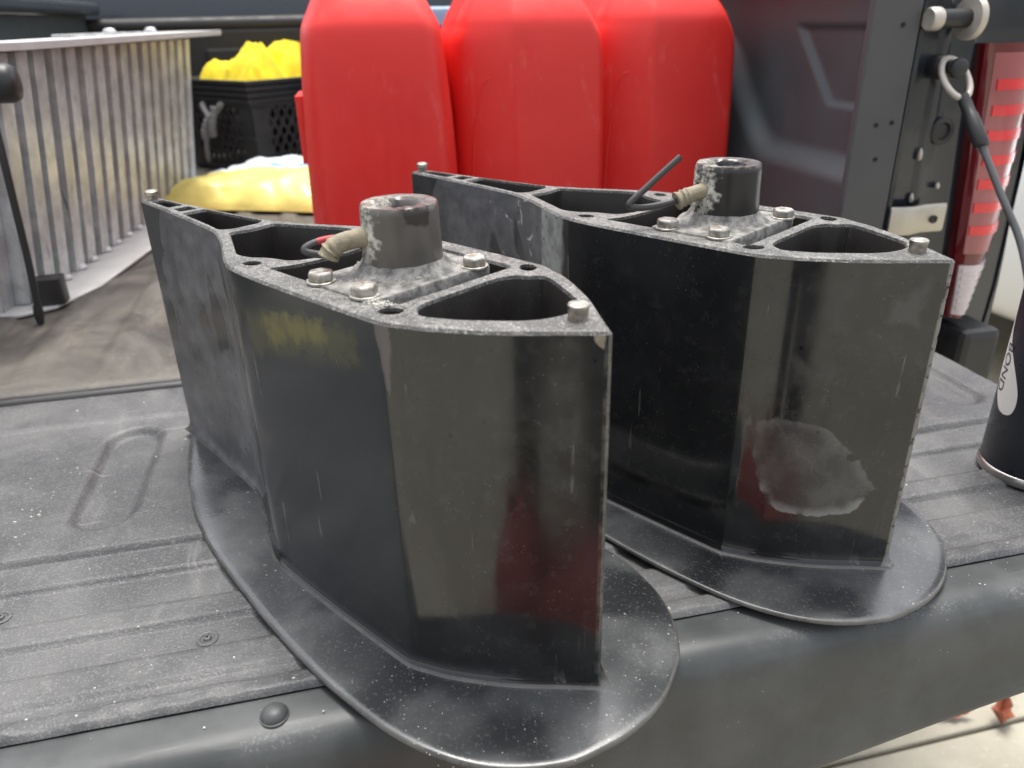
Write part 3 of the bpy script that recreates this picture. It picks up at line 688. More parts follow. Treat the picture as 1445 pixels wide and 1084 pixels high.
far = make_ext("motor_leg_extension", (.3962,.4195,0), radians(-57.2), P_FAR, T_FAR, 9, "farther black motor leg extension with pale scraped patch near its nose")
def fitting(t, pts, seedr):
    P = catmull(pts, 6); n = len(P); rad = []
    for i in range(n):
        q = i/(n-1); rad.append((.0076 if q < .14 else .0062) + (.0013 if .60 < q < .66 or .72 < q < .78 or q > .90 else 0)*.8 + .0006*mnoise.noise((i*1.3, seedr, 0)))
    b = MB(); b.tube(P, rad, 18); b.build("hose_fitting", MAT['fitting'], t, 50)
def hose(t, pts, redspan=None):
    P = catmull(pts, 7); b = MB(); b.tube(P, .0026, 12); o = b.build("hose", MAT['hose'], t, 60)
    if redspan:
        b = MB(); b.tube(P[redspan[0]:redspan[1]], .00275, 12); b.build("hose_marking", MAT['hosered'], o, 60)
fitting(near, [(-.180,-.0150,.2848),(-.187,-.0245,.2838),(-.1925,-.0325,.2815),(-.1955,-.0375,.2775),(-.1968,-.0395,.2735)], 1)
hose(near, [(-.1965,-.0390,.2752),(-.2000,-.0440,.2758),(-.2040,-.0496,.2778),(-.2056,-.0495,.2800),(-.2035,-.0430,.2825),(-.1990,-.034,.2838),(-.192,-.022,.2835),(-.190,-.012,.270),(-.190,-.010,.255)], (29, 37))
fitting(far, [(-.176,-.0120,.2868),(-.1800,-.0180,.2858),(-.1863,-.0260,.2832),(-.1905,-.0325,.2808),(-.1931,-.0368,.2788)], 5)
hose(far, [(-.1925,-.0355,.2792),(-.2019,-.0493,.2765),(-.2097,-.0617,.2757),(-.2140,-.0688,.2775),(-.2138,-.0682,.2810),(-.2085,-.0598,.2891),(-.2011,-.0481,.3005),(-.1932,-.0356,.3123)])

# ================================================================== three red fuel cans
def can_mesh(kind):
    """chamfered block body narrowing over sloping shoulders"""
    m = MB(); rs = []
    lv = [(-.0,.92,.92),(.006,.97,.97),(.016,1.0,1.0),(.08,1.01,1.0),(.16,1.01,1.0),(.24,.985,.99),(.32,.945,.97),(.375,.90,.945),(.392,.885,.93),(.400,.868,.915),(.408,.84,.89),(.430,.74,.78),(.455,.63,.62),(.470,.54,.50),(.474,.50,.46)]
    wx, wy = .118, .135
    for z, a, b in lv:
        if kind == 1: pts = [(-wx*a,-wy*b*.55),(-wx*a*.82,-wy*b*.93),(wx*a*.86,-wy*b),(wx*a,-wy*b*.62),(wx*a,wy*b*.7),(wx*a*.75,wy*b),(-wx*a*.75,wy*b),(-wx*a,wy*b*.7)]
        else: 
            a2 = 1.0*(a if z > .39 else .93+.07*a); pts = [(-wx*a2,-wy*b*.45),(-wx*a2*.93,-wy*b*.62),(-wx*a2*.36,-wy*b*.96),(-wx*a2*.28,-wy*b),(wx*a2*.93,-wy*b),(wx*a2,-wy*b*.90),(wx*a2,wy*b*.7),(wx*a2*.75,wy*b),(-wx*a2*.75,wy*b),(-wx*a2,wy*b*.7)]
        rs.append([(x, y, z) for x, y in rounded(pts, .022, 4)])
    m.rings(rs); return m
def make_can(kind, loc, rz, label):
    t = tag(empty("fuel_can", loc, rz), label, "fuel can", "red fuel cans in the truck bed")
    bd = can_mesh(kind).build("body", MAT['red'], t, 45)
    ss = bd.modifiers.new("sub", 'SUBSURF'); ss.levels = 1; ss.render_levels = 1
    if kind == 1: hp = [(-.055,-.070,.455),(-.05,-.066,.486),(-.03,-.02,.498),(0,.05,.498),(.01,.10,.49),(.01,.116,.44)]
    else: hp = [(-.030,-.070,.440),(-.03,-.055,.470),(-.03,-.02,.492),(-.03,.04,.498),(-.03,.08,.49),(-.03,.10,.43)]
    h = MB(); P = catmull(hp, 6); h.tube(P, .017, 14); h.build("handle", MAT['red'], t, 60)
    c = MB(); c.lathe([(.030,.455),(.030,.474),(.032,.476),(.032,.500),(.029,.504),(.004,.505)], 26, (.045,.02,0)); cp = c.build("cap", MAT['rubber'], t, 40)
    if kind == 2:
        r = MB(); P = catmull([(-.098,-.090,.10),(-.092,-.093,.22),(-.082,-.098,.290),(-.072,-.104,.318),(-.060,-.110,.322)], 5); r.tube(P, .0026, 8); r.build("moulded_rib", MAT['red'], bd, 60)
    else:
        for x in (-.1205,):
            r = MB(); r.rings([rounded([(x-.003,-.055),(x+.012,-.055),(x+.012,.05),(x-.003,.05)], .003, 2) and [(px_, py_, z) for px_, py_ in rounded([(x-.003,-.060),(x+.012,-.060),(x+.012,.05),(x-.003,.05)], .003, 2)] for z in (.205,.21,.30,.305)]); r.build("moulded_rib", MAT['red'], bd, 40)
    return t
RED2 = simple("darkened red polyethylene for reflection", (.30,.045,.035), .5, 0, .2, 12)  # darkened copy of the red, mutes its reflection in the housings
make_can(1, (.088,1.345,.006), radians(-3), "leftmost red plastic fuel can, beside the yellow sack")
make_can(2, (.320,1.365,.006), radians(2), "middle red plastic fuel can, between the other two")
make_can(2, (.558,1.390,.006), radians(1), "rightmost red plastic fuel can, beside the dark bed wall")

for x_, lab_ in ((-.235, "unseen red fuel can on the concrete, darkened for its reflection, left one of two"), (.008, "unseen red fuel can on the concrete, darkened for its reflection, right one of two")):  # unseen pair; one is added to widen the red reflection
    gc = make_can(2, (x_,-.36,GZ+.001), radians(180), lab_); gc["group"] = "red fuel cans on the ground"
    for ch in [gc.children[i] for i in range(len(gc.children))]:
        for q_ in [ch] + list(ch.children):
            if q_.data.materials[0] == MAT['red']: q_.data.materials[0] = RED2

# ================================================================== the photographer, seen only as a dark reflection
pers = tag(empty("person", (-.16,-.62,GZ), 0), "person in dark jacket and charcoal trousers holding a phone, mirrored darkly in the glossy extensions", "person")
def skin(name, verts, edges, mat, root=0, sub=2):
    me = bpy.data.meshes.new(name); me.from_pydata([v[:3] for v in verts], edges, []); o = bpy.data.objects.new(name, me); COL.objects.link(o); o.parent = pers
    me.materials.append(mat); sm_ = o.modifiers.new("skin", 'SKIN'); sm_.use_smooth_shade = True
    for i, v in enumerate(verts):
        r = v[3] if isinstance(v[3], tuple) else (v[3], v[3]); me.skin_vertices[0].data[i].radius = r; me.skin_vertices[0].data[i].use_root = (i == root)
    ss_ = o.modifiers.new("sub", 'SUBSURF'); ss_.levels = sub; ss_.render_levels = sub; return o
HPt = (.15, .56, 1.27)      # right hand, by the phone (local to the feet)
def body_chain(k, legs=True):
    V = [(0,0,.93,(.145*k,.105*k)),(0,.0,1.08,(.135*k,.10*k)),(0,.01,1.26,(.155*k,.11*k)),(0,.0,1.40,(.13*k,.085*k)),(0,.0,1.47,.052),(0,.02,1.53,.052)]
    E_ = [(0,1),(1,2),(2,3),(3,4),(4,5)]
    return V, E_
V, E_ = body_chain(.9)
V += [(0,.03,1.60,(.075,.088)),(0,.03,1.68,(.078,.095)),(0,.02,1.74,(.060,.075)),(0,.118,1.615,(.012,.014))]; E_ += [(5,6),(6,7),(7,8),(6,9)]
for sx in (-1, 1):
    b0 = len(V); V += [(sx*.09,0,.88,.075),(sx*.10,.03,.50,.052),(sx*.105,-.01,.09,.036),(sx*.11,.12,.035,(.034,.025))]; E_ += [(0,b0),(b0,b0+1),(b0+1,b0+2),(b0+2,b0+3)]
    hx = .16+sx*.055; b1 = len(V); V += [(sx*.19,.0,1.39,.046),(sx*.24,.12,1.17,.038),(.16+sx*.10,.40,1.23,.026),(hx+sx*.03,.51,1.265,(.030,.018))]; E_ += [(3,b1),(b1,b1+1),(b1+1,b1+2),(b1+2,b1+3)]
    for f in range(4):
        b2 = len(V); zf = 1.312-.018*f; V += [(hx-sx*.005,.555,zf,.0085),(hx-sx*.010,.586,zf,.008),(hx-sx*.030,.590-.003*abs(f-1),zf,.007)]; E_ += [(b1+3,b2),(b2,b2+1),(b2+1,b2+2)]
    b2 = len(V); V += [(hx-sx*.015,.535,1.285,.0095),(hx-sx*.034,.545,1.305,.008)]; E_ += [(b1+3,b2),(b2,b2+1)]
skin("body", V, E_, MAT['skin'])
V = [(0,0,.95,(.155,.118)),(0,.0,1.08,(.152,.118)),(0,.01,1.26,(.172,.125)),(0,.0,1.40,(.142,.095)),(0,0,1.45,.075)]; E_ = [(0,1),(1,2),(2,3),(3,4)]
for sx in (-1, 1):
    b1 = len(V); V += [(sx*.19,.0,1.39,.064),(sx*.24,.12,1.17,.055),(.16+sx*.10,.39,1.228,.042)]; E_ += [(3,b1),(b1,b1+1),(b1+1,b1+2)]
skin("jacket", V, E_, MAT['jacket'])
V = [(0,0,.95,(.15,.112))]; E_ = []
for sx in (-1, 1):
    b0 = len(V); V += [(sx*.092,0,.86,.092),(sx*.10,.03,.50,.072),(sx*.105,-.01,.08,.062)]; E_ += [(0,b0),(b0,b0+1),(b0+1,b0+2)]
    m = MB(); m.rings([[(sx*.108+.046*w_*cos(a)*(1 if sin(a) < 0 else .95), .05+.135*w_*sin(a), z) for a in [2*pi*k/18 for k in range(18)]] for z, w_ in ((.0,1.0),(.02,1.02),(.045,.92),(.075,.66))]); m.build("shoe", MAT['shoe'], pers, 50)
skin("trousers", V, E_, MAT['trousers'])
m = MB(); m.rings([[(.0+.094*w_*cos(a), .015+.108*w_*sin(a), z) for a in [2*pi*k/20 for k in range(20)]] for z, w_ in ((1.665,.98),(1.70,1.04),(1.74,.98),(1.775,.75),(1.79,.35))]); m.build("hair", MAT['hair'], pers, 60)
m = MB(); m.box(-.075,.075,-.004,.004,-.036,.036); ph_ = m.build("phone", MAT['phone'], None, None, .003); ph_.location = (0,-.045,.405)
tag(ph_, "black phone held up in the hands of the person taking the picture", "phone")

# ================================================================== folded aluminium ramp on its side
KNOB, FOOT = (-.405,1.28,.345), (-.462,1.345)
ramp = tag(empty("aluminium_ramp", (-.43,1.424,0)), "folded ribbed aluminium loading ramp standing on edge at the left", "ramp")
# local axes: s along the face (from near to far), n outwards to the right
ang = atan2(1, .14); SV = Vector((cos(ang), sin(ang), 0)); NV = Vector((sin(ang), -cos(ang), 0))
def rp(s_, n_, z): 
    q = SV*s_ + NV*(n_ - .055*(1-z/.385)); return (q.x, q.y, z)
def rbox(s0, s1, n0, n1, z0, z1, mb, nz=1):
    rs = []
    for k in range(nz+1):
        z = z0+(z1-z0)*k/nz; rs.append([rp(s0,n0,z), rp(s1,n0,z), rp(s1,n1,z), rp(s0,n1,z)])
    mb.rings(rs)
m = MB(); rbox(-.13, .86, -.032, -.026, .004, .384, m); m.build("web_panel", MAT['alu'], ramp, None, .0015)
m = MB(); m.rings([[rp(a, b, z) for a, b in [(-.14,-.04),(-.14,.005),(-.105,.045),(.0,.075),(.3,.085),(.88,.085),(.88,-.04)]] for z in (.003,.0055,.0075)]); m.build("bottom_flange", MAT['alusky'], ramp, None, .001)
m = MB(); m.rings([[rp(a, b, z+.006*max(0, a)) for a, b in [(-.15,-.06),(-.15,-.01),(-.06,.022),(.05,.030),(.40,.048),(.90,.075),(.90,-.035),(.85,-.06)]] for z in (.3845,.388,.396)]); tf = m.build("top_flange", MAT['alusky'], ramp, None, .0008)
for k in range(16):
    s_ = -.072 + .0595*k + .0002*k*k + .003*sin(k*2.7)
    m = MB()
    # hollow box rung: face plate and two returns
    rbox(s_-.0185, s_+.0185, -.006, -.002, .0085, .3825, m, 4); rbox(s_-.0185, s_-.0155, -.026, -.006, .0085, .3825, m); rbox(s_+.0155, s_+.0185, -.026, -.006, .0085, .3825, m)
    o = m.build("rung", MAT['alu'], ramp, None, .001)
    wl = MB(); q = rp(s_, -.001, .0095); wl.lathe([(.011,0),(.0095,.005),(.004,.008),(.001,.0085)], 9, q); wl.build("weld_bead", MAT['alu'], o, 60)
for s0 in (.22, .47):
    m = MB(); rbox(s0, s0+.2, -.055, -.02, .398, .4035, m); m.build("hinge_leaf", MAT['alu'], ramp, None, .001)
    q = rp(s0+.21, -.03, .398); m = MB(); m.lathe([(.014,0),(.014,.006),(.009,.013),(.002,.014)], 14, q); m.build("hinge_knuckle", MAT['alu'], ramp, 50)
m = MB(); rbox(-.30, .80, -.105, -.099, .004, .36, m); m.build("folded_panel", MAT['alu'], ramp, None, .0015)
for k in range(5):
    s_ = -.27 + .06*k; m = MB(); rbox(s_-.016, s_+.016, -.088, -.072, .008, .35, m, 2); m.build("rung", MAT['alu'], ramp, None, .002)
m = MB(); m.rings([[rp(a, b, z) for a, b in [(-.34,-.11),(-.34,-.05),(-.24,-.035),(-.13,-.036),(-.13,-.11)]] for z in (.003,.0075)]); m.build("folded_flange", MAT['alusky'], ramp, None, .001)
q = (FOOT[0]+.43, FOOT[1]-1.424, .028); m = MB(); m.rings([rounded([(q[0]-.020,q[1]-.018),(q[0]+.020,q[1]-.018),(q[0]+.020,q[1]+.018),(q[0]-.020,q[1]+.018)], .006, 3) and [(a, b, z) for a, b in rounded([(q[0]-.020,q[1]-.018),(q[0]+.020,q[1]-.018),(q[0]+.020,q[1]+.018),(q[0]-.020,q[1]+.018)], .006, 3)] for z in (.008,.011,.046,.050)]); m.build("rubber_foot", MAT['rubber'], ramp, 40)
q = (KNOB[0]+.43-.03, KNOB[1]-1.424, KNOB[2]); m = MB(); m.lathe([(.018,-.05),(.023,-.046),(.026,-.03),(.026,.018),(.022,.026),(.01,.029)], 22, q, 'X'); m.build("rubber_bumper", MAT['rubber'], ramp, 50)
cord = tag(empty("elastic_cord", (-.49,1.25,.0)), "thin black elastic cord hanging down in front of the aluminium ramp", "cord")
m = MB(); m.tube(catmull([(.040,.03,.345),(.044,.012,.266),(.041,.010,.182),(.037,.010,.098),(.030,.010,.010)], 5), .0052, 10); m.build("cord_body", MAT['rubber'], cord, 60)
m = MB(); m.tube([(.0315,.010,.03),(.030,.010,.015),(.029,.010,.002)], [.0066,.0072,.005], 10); m.build("end_ferrule", MAT['rubber'], cord, 60)

# ================================================================== milk crate, cloth, rope
CA = radians(38); CC = Vector((-.200, 2.46, .006))
crate = tag(empty("milk_crate", CC, CA), "black plastic milk crate with ribbed rim, holding the yellow cloth", "crate")
S, CH = .36, .262      # corner at the local origin, crate extends +x (right face) and +y (left face)
def cpart(mb, nm, par=crate, bev=.002): return mb.build(nm, MAT['crate'], par, None, bev)
for k in range(4):
    z1 = CH-.017*k; o_ = .010-.0015*k; m = MB()
    for (x0,x1,y0,y1) in ((-o_,S+o_,-o_,.006),(-o_,S+o_,S-.006,S+o_),(-o_,.006,.006,S-.006),(S-.006,S+o_,.006,S-.006)): m.box(x0,x1,y0,y1,z1-.011,z1)
    cpart(m, "rim_ridge")
m = MB()
for (x0,x1,y0,y1) in ((0,S,0,.004),(0,S,S-.004,S),(0,.004,.004,S-.004),(S-.004,S,.004,S-.004)): m.box(x0,x1,y0,y1,CH-.075,CH-.002)
cpart(m, "rim_band", crate, .0005)
for (cx_, cy_) in ((0,0),(S,0),(0,S),(S,S)):
    m = MB(); sx = 1 if cx_ == 0 else -1; sy = 1 if cy_ == 0 else -1
    for a, b in ((.06,.006),(.006,.06)): m.box(*sorted((cx_, cx_+sx*a)), *sorted((cy_, cy_+sy*b)), .006, CH-.07)
    cpart(m, "corner_post", crate, .0015)
    m = MB(); m.box(*sorted((cx_-sx*.004, cx_+sx*.062)), *sorted((cy_-sy*.004, cy_+sy*.062)), .10, .108); cpart(m, "post_ledge", crate, .001)
def bar(m, A, B, t, wd, nrm):
    A, B = Vector(A), Vector(B); d = (B-A).normalized(); s_ = d.cross(nrm).normalized()*wd; n_ = nrm*t
    m.rings([[P-s_-n_, P+s_-n_, P+s_+n_, P-s_+n_] for P in (A, B)])
for face in range(4):
    m = MB(); z0, z1 = .02, CH-.075; Lw = S-.12; st_ = .031
    for sg in (1, -1):
        k = -8
        while k < 16:
            u0 = .06 + k*st_; pts = []
            for i in range(2):
                z = z0 if i == 0 else z1; u = u0 + (z-z0)*sg*.62 + (0 if sg > 0 else .12); pts.append((u, z))
            (ua, za), (ub, zb_) = pts; lo, hi = .055, .055+Lw+.01
            def clip(u0_, z0_, u1_, z1_):
                t0, t1 = 0., 1.; du = u1_-u0_
                if abs(du) < 1e-9: return None
                a, b = sorted(((lo-u0_)/du, (hi-u0_)/du)); t0 = max(t0, a); t1 = min(t1, b)
                if t1-t0 < .05: return None
                return (u0_+du*t0, z0_+(z1_-z0_)*t0, u0_+du*t1, z0_+(z1_-z0_)*t1)
            c_ = clip(ua, za, ub, zb_)
            if c_:
                if face == 0: A, B, nr = (c_[0], .003, c_[1]), (c_[2], .003, c_[3]), Vector((0,1,0))
                elif face == 1: A, B, nr = (.003, c_[0], c_[1]), (.003, c_[2], c_[3]), Vector((1,0,0))
                elif face == 2: A, B, nr = (c_[0], S-.003, c_[1]), (c_[2], S-.003, c_[3]), Vector((0,1,0))
                else: A, B, nr = (S-.003, c_[0], c_[1]), (S-.003, c_[2], c_[3]), Vector((1,0,0))
                bar(m, A, B, .0024+.0004*sg, .0042, nr)
            k += 1
    o = cpart(m, "lattice_side", crate, None)
m = MB(); m.box(.001,S-.001,.001,S-.001,0,.014); cpart(m, "crate_floor")
# yellow cloth heaped in the crate
cl = MB(); vv = []; ff = []; N = 64
for j in range(N+1):
    for i in range(N+1):
        a, b = i/N, j/N; x, y = .02+.32*a, .02+.32*b
        e = min(a, 1-a, b, 1-b)
        z = -.045 + .085*smst(0, .22, e)
        # two crests with a sharp valley between, folded creases running down from them
        r1 = abs(a-.36-.25*(b-.3)); r2 = abs(a-.74+.15*(b-.3)); vl = abs(a-.55-.1*(b-.3))
        z += .062*max(0, 1-r1/.20)**1.3*math.exp(-((b-.40)/.34)**2) + .060*max(0, 1-r2/.22)**1.2*math.exp(-((b-.38)/.38)**2) - .026*max(0, 1-vl/.07)
        z += .010*abs(mnoise.noise((a*20-b*7, b*12, 3))) + .018*math.exp(-((a-.16)/.12)**2-((b-.86)/.12)**2) + .012*mnoise.noise((a*5, b*5, 4)) + .012*abs(mnoise.noise((a*9+b*4, b*6, 8))) - .010*max(0, 1-abs(a-.2-.5*b)/.05)
        vv.append((x+.012*mnoise.noise((a*5, b*5, 1)), y+.012*mnoise.noise((a*5, b*5, 7)), z))
for j in range(N):
    for i in range(N):
        a = j*(N+1)+i; ff.append((a, a+1, a+N+2, a+N+1))
cl.add(vv, ff)
cloth = cl.build("cleaning_cloth", MAT['cloth'], None, 60); cloth.location = CC + Vector((0,0,CH-.005)); cloth.rotation_euler = (0,0,CA)
sl = cloth.modifiers.new("thick", 'SOLIDIFY'); sl.thickness = .003
tag(cloth, "bright yellow microfibre cloth heaped on top of the black crate", "cloth")
# grey rope tied round the lattice
rope = tag(empty("rope", CC+Vector((0,0,.0)), CA), "frayed grey rope knotted on the black crate and hanging down", "rope")
def rope_piece(pts, r, nm):
    m = MB(); P = catmull(pts, 6); m.tube(P, [r*(1+.18*sin(i*2.1)) for i in range(len(P))], 10); return m.build(nm, MAT['rope'], rope, 60)
rope_piece([(-.008,.235,.192),(-.020,.205,.172),(-.022,.175,.160),(-.018,.150,.176),(-.012,.125,.198)], .0085, "rope_loop")
rope_piece([(-.022,.150,.188),(-.030,.158,.150),(-.032,.164,.125),(-.030,.170,.105)], .011, "rope_end")
rope_piece([(-.022,.180,.160),(-.032,.192,.135),(-.036,.200,.112),(-.032,.206,.096)], .012, "rope_knot")
rope_piece([(-.034,.200,.105),(-.036,.206,.075),(-.034,.213,.045),(-.030,.218,.028)], .0075, "rope_tail")

# ================================================================== sack and blue bin
bm_ = MB(); N = 60
for top in (1, 0):
    vv = []; ff = []
    for j in range(N+1):
        for i in range(N+1):
            a, b = 2*i/N-1, 2*j/N-1
            pin = 1-.10*(1-a*a)*b*b-.0; pin2 = 1-.08*(1-b*b)*a*a
            x, y = .30*a*pin2, .26*b*pin; q = max(0, (1-a**4))**.75*max(0, (1-b**4))**.75
            edge = min(1-abs(a), 1-abs(b)); wr = .014*mnoise.noise((x*9, y*9, 5)) + .008*abs(mnoise.noise((x*22+y*9, y*20, 8))) + .006*sin(14*atan2(b, a))*smst(.5, .05, edge)*smst(0, .06, edge)
            z = (.066*q + 1.25*wr*min(1, 6*edge)) if top else 0.0
            vv.append((x, y, max(0.0015, z) if top else 0.0))
    for j in range(N):
        for i in range(N):
            k = j*(N+1)+i; ff.append((k, k+1, k+N+2, k+N+1))
    bm_.add(vv, ff)
sack = bm_.build("plastic_sack", MAT['bag'], None, 60); sack.location = (-.085,2.16,.0075); sack.rotation_euler = (0,0,radians(-24))
tag(sack, "plump yellow and pale blue plastic sack lying behind the nearer extension", "sack")
bin_ = tag(empty("storage_bin", (.36,2.55,.006)), "blue plastic storage bin glimpsed between the red fuel cans", "bin")
m = MB(); m.rings([[(x, y, z) for x, y in rounded([(-.22*a,-.16*a),(.22*a,-.16*a),(.22*a,.16*a),(-.22*a,.16*a)], .03, 4)] for z, a in ((0,.86),(.01,.88),(.39,.99),(.40,1.0))]); m.build("bin_body", MAT['blue'], bin_, 40)
m = MB(); m.rings([[(x, y, z) for x, y in rounded([(-.22*a,-.16*a),(.22*a,-.16*a),(.22*a,.16*a),(-.22*a,.16*a)], .03, 4)] for z, a in ((.392,1.04),(.425,1.05),(.435,1.03),(.44,.98))]); m.build("bin_lid", MAT['bluelid'], bin_, 40)

# ================================================================== adhesive can at the right edge
ac = tag(empty("adhesive_can", (.633,.519,.0005)), "navy black metal can with white teardrop label at the right edge", "can")
m = MB(); m.lathe([(.0440,.008),(.0447,.0095),(.0447,.200),(.042,.207),(.034,.222),(.024,.230),(.0225,.232)], 72); m.build("can_body", MAT['canblack'], ac, 40)
m = MB(); m.lathe([(.0435,.0),(.0462,.0008),(.0468,.003),(.0466,.0075),(.0455,.0092),(.0440,.0098)], 72); m.build("bottom_rim", MAT['canrim'], ac, 40)
m = MB(); m.lathe([(.0225,.228),(.0235,.230),(.0235,.262),(.021,.266),(.004,.267)], 40); m.build("cap", MAT['rubber'], ac, 40)
rb = [(.0640,172),(.0655,179),(.0690,183.5),(.0767,186),(.0870,185),(.0960,181),(.1053,175),(.1135,168.5),(.1217,161),(.1313,151),(.145,143),(.165,137),(.19,133)]
lb = [(.0640,172),(.0655,164),(.0690,158),(.0767,150),(.0870,142),(.0960,136),(.1053,131),(.1135,128),(.1217,126),(.1313,125),(.145,124),(.165,124),(.19,124)]
m = MB(); rows = []
for (z, a), (_, b) in zip([(p.x, p.y) for p in catmull([(z, a, 0) for z, a in rb], 4)], [(p.x, p.y) for p in catmull([(z, a, 0) for z, a in lb], 4)]):
    rows.append([(.04490*cos(radians(b+(a-b)*k/12)), .04490*sin(radians(b+(a-b)*k/12)), z) for k in range(13)])
m.rings(rows, 0, False, False, False); lab = m.build("label_print", MAT['label'], ac, 60)
fc = bpy.data.curves.new("lettering", 'FONT'); fc.body = "BOND"; fc.size = .0165; fc.align_x = 'RIGHT'; fc.space_character = 1.02
fo = bpy.data.objects.new("lettering_tmp", fc); COL.objects.link(fo)
dg = bpy.context.evaluated_depsgraph_get(); tme = bpy.data.meshes.new_from_object(fo.evaluated_get(dg)); bpy.data.objects.remove(fo)
tb_ = bmesh.new(); tb_.from_mesh(tme); bmesh.ops.triangulate(tb_, faces=tb_.faces); bmesh.ops.subdivide_edges(tb_, edges=tb_.edges, cuts=1); tb_.to_mesh(tme); tb_.free()
for v in tme.vertices:       # reads downwards, letter tops towards the right
    a = radians(146) + v.co.y/.045; z = .0815 - v.co.x
    v.co = (.04515*cos(a), .04515*sin(a), z)
link("lettering", tme, MAT['ink'], ac)

# ================================================================== white car parked beyond
car = tag(empty("parked_car", (3.1, 3.0, GZ), radians(4)), "white parked car seen past the truck's tail lamp", "car")
def cprof(y, w): return y
sec = []
st = [(-2.25,.30,.62,.78),(-2.15,.22,.70,.86),(-1.7,.20,.86,.90),(-1.2,.20,.93,.91),(-.4,.20,.96,.91),(.5,.20,.98,.91),(1.3,.20,.99,.91),(1.8,.20,.98,.90),(2.15,.25,.93,.86),(2.25,.35,.80,.78)]
m = MB(); rs = []
for y, zb, zt, wd in st:
    prof = [(-wd*.92,zb),(-wd,zb+.14),(-wd*1.01,zb+.34),(-wd*.97,zt-.08),(-wd*.88,zt),(wd*.88,zt),(wd*.97,zt-.08),(wd*1.01,zb+.34),(wd,zb+.14),(wd*.92,zb)]
    rs.append([(x, y, z) for x, z in prof])
m.rings(rs); bd = m.build("body", MAT['white'], car, 45); sb = bd.modifiers.new("sub", 'SUBSURF'); sb.levels = 2; sb.render_levels = 2
m = MB(); rs = []
for y, zt, wd in ((-1.15,.95,.80),(-.45,1.36,.66),(.3,1.46,.62),(1.1,1.43,.63),(1.75,1.20,.70),(2.05,.97,.78)):
    rs.append([(-wd-.05*(1.5-zt), y, .90),(-wd, y, zt-.05),(-wd*.9, y, zt),(wd*.9, y, zt),(wd, y, zt-.05),(wd+.05*(1.5-zt), y, .90)])
m.rings(rs); m.build("cabin", MAT['glass'], car, 45)
m = MB(); m.rings([[(-.56,y,z),(-.3,y,z+.02),(.3,y,z+.02),(.56,y,z)] for y, z in ((-.4,1.375),(.3,1.468),(1.1,1.44),(1.3,1.38))], 0, False, False, False); m.build("roof", MAT['white'], car, 45)
for sx in (-1, 1):
    for y in (-1.4, 1.4):
        m = MB(); m.lathe([(.20,-.11),(.31,-.10),(.33,-.06),(.33,.06),(.31,.10),(.20,.11)], 36, (sx*.82,y,.33), 'X'); wh = m.build("wheel", MAT['rubber'], car, 40)
        m = MB(); m.lathe([(.19,-.113),(.20,-.116),(.21,-.10)], 30, (sx*.82,y,.33), 'X'); m.build("rim", MAT['zinc'], wh, 40)
    m = MB(); m.box(*sorted((sx*.55, sx*.80)), -2.28, -2.16, .55, .64); m.build("headlight", MAT['lampclear'], car, None, .02)

# ================================================================== dry leaves, debris
def leaf(x, y, rz, L, wd, label, curl):
    m = MB(); rs = []; n = 10
    for k in range(n+1):
        t = k/n; w_ = wd*sin(pi*min(1, t*1.02+.02))**.8*(1+.25*sin(t*19)); zc = curl*(t-.4)**2
        rs.append([((t-.5)*L, -w_, zc+.010*curl/.05), ((t-.5)*L, 0, zc), ((t-.5)*L, w_, zc+.012*curl/.05)])
    m.rings(rs, 0, False, False, False); o = m.build("dry_leaf", MAT['leaf'], None, 60); o.location = (x, y, GZ+.003); o.rotation_euler = (0, 0, rz)
    s_ = o.modifiers.new("thick", 'SOLIDIFY'); s_.thickness = .0006
    tag(o, label, "leaf", "dry leaves on the concrete"); return o
leaf(1.175,.868,radians(50),.055,.018,"curled red brown leaf lying on the concrete joint at lower right", .12)
leaf(1.095,.895,radians(-8),.075,.009,"narrow brown leaf on the concrete close under the tailgate edge", .05)
gr = MB(); rg = random.Random(3)
def chip(x, y, z, s_):
    a = rg.random()*6; pts = []
    for k in range(5):
        b = a+2*pi*k/5; r_ = s_*(.6+.5*rg.random()); pts.append((x+r_*cos(b), y+r_*sin(b)*.8))
    gr.rings([[(p[0], p[1], z) for p in pts], [(x+(p[0]-x)*.6, y+(p[1]-y)*.6, z+s_*.7) for p in pts]])
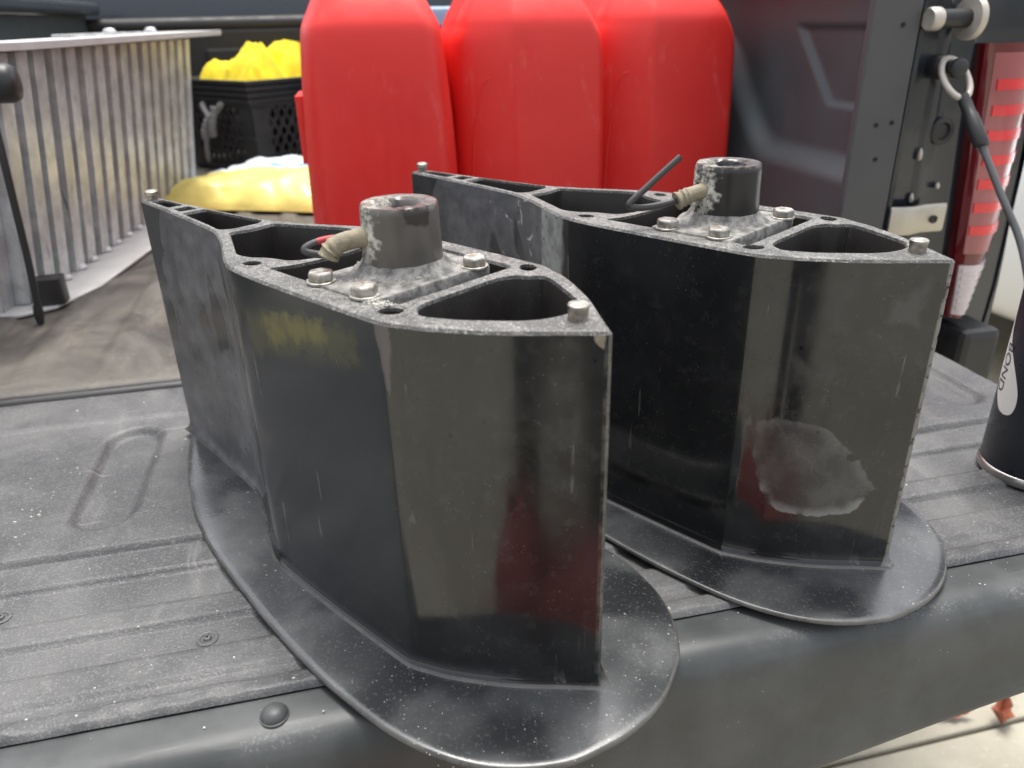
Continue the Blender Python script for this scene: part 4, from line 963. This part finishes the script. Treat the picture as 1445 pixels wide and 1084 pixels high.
for k in range(200):
    x = rg.uniform(-.42,.68); y = rg.uniform(.42,.93); s_ = abs(rg.gauss(.0, .0007))+.00035
    chip(x, y, liner_h(x, y)+.0003, s_)
for k in range(80):
    x = rg.uniform(-.35,.60); y = rg.choice((rg.gauss(.423,.003), rg.uniform(.386,.41))); chip(x, y, (liner_h(x, y) if y > .413 else -.001)+.0004, abs(rg.gauss(0,.0007))+.0003)
for t_ in ((-.262,.735),(-.30,.72),(-.315,.70),(-.33,.75),(-.29,.77),(-.31,.66),(-.325,.685)):
    for k in range(3):
        x = t_[0]+rg.gauss(0,.006); y = t_[1]+rg.gauss(0,.006); chip(x, y, liner_h(x, y)+.0001, .0009+.0008*rg.random())
tag(gr.build("grit", MAT['grit'], None), "scattered pale grit and crumbs on the tailgate liner", "grit", None, "stuff")
g2 = MB(); gr = g2
cN, sN = cos(radians(-56.1)), sin(radians(-56.1))
def onext(u, v, z, s_, o_=(.13508,.36144)): chip(o_[0]+u*cN-v*sN, o_[1]+u*sN+v*cN, z, s_)
for k in range(150):
    u, v = rg.gauss(-.128,.008), rg.gauss(-.052,.004)
    if v < -.067 or (u+.1155)**2+(v+.055)**2 < .00007: continue
    onext(u, v, HH+.0012 if u < -.134 else HH+.0002, .0005+.0007*rg.random())
for k in range(90):
    onext(rg.uniform(-.20,-.136), rg.choice((rg.uniform(-.054,-.03), rg.uniform(.034,.045))), HH+.0013, .0004+.0004*rg.random())
for k in range(120):
    a = rg.uniform(0, 6.28); r_ = rg.uniform(.030,.034); onext(-.174+r_*cos(a), .004+r_*sin(a), HH+.003, .0004+.0005*rg.random())
for k in range(160):      # crumbs on the plate round the nose
    u = rg.uniform(-.16,.036); v = rg.uniform(-.115,-.03)*1.0
    if u > -.005: v = rg.uniform(-.07,.08)
    onext(u, v, .0086, .0003+.0004*rg.random())
tag(g2.build("corrosion_crumbs", MAT['grit'], None), "pale corrosion crumbs scattered over the nearer extension's top", "crumbs", None, "stuff")

# ------------------------------------------------------------------ render settings
sc.render.engine = 'CYCLES'; sc.render.resolution_x = 1024; sc.render.resolution_y = 768
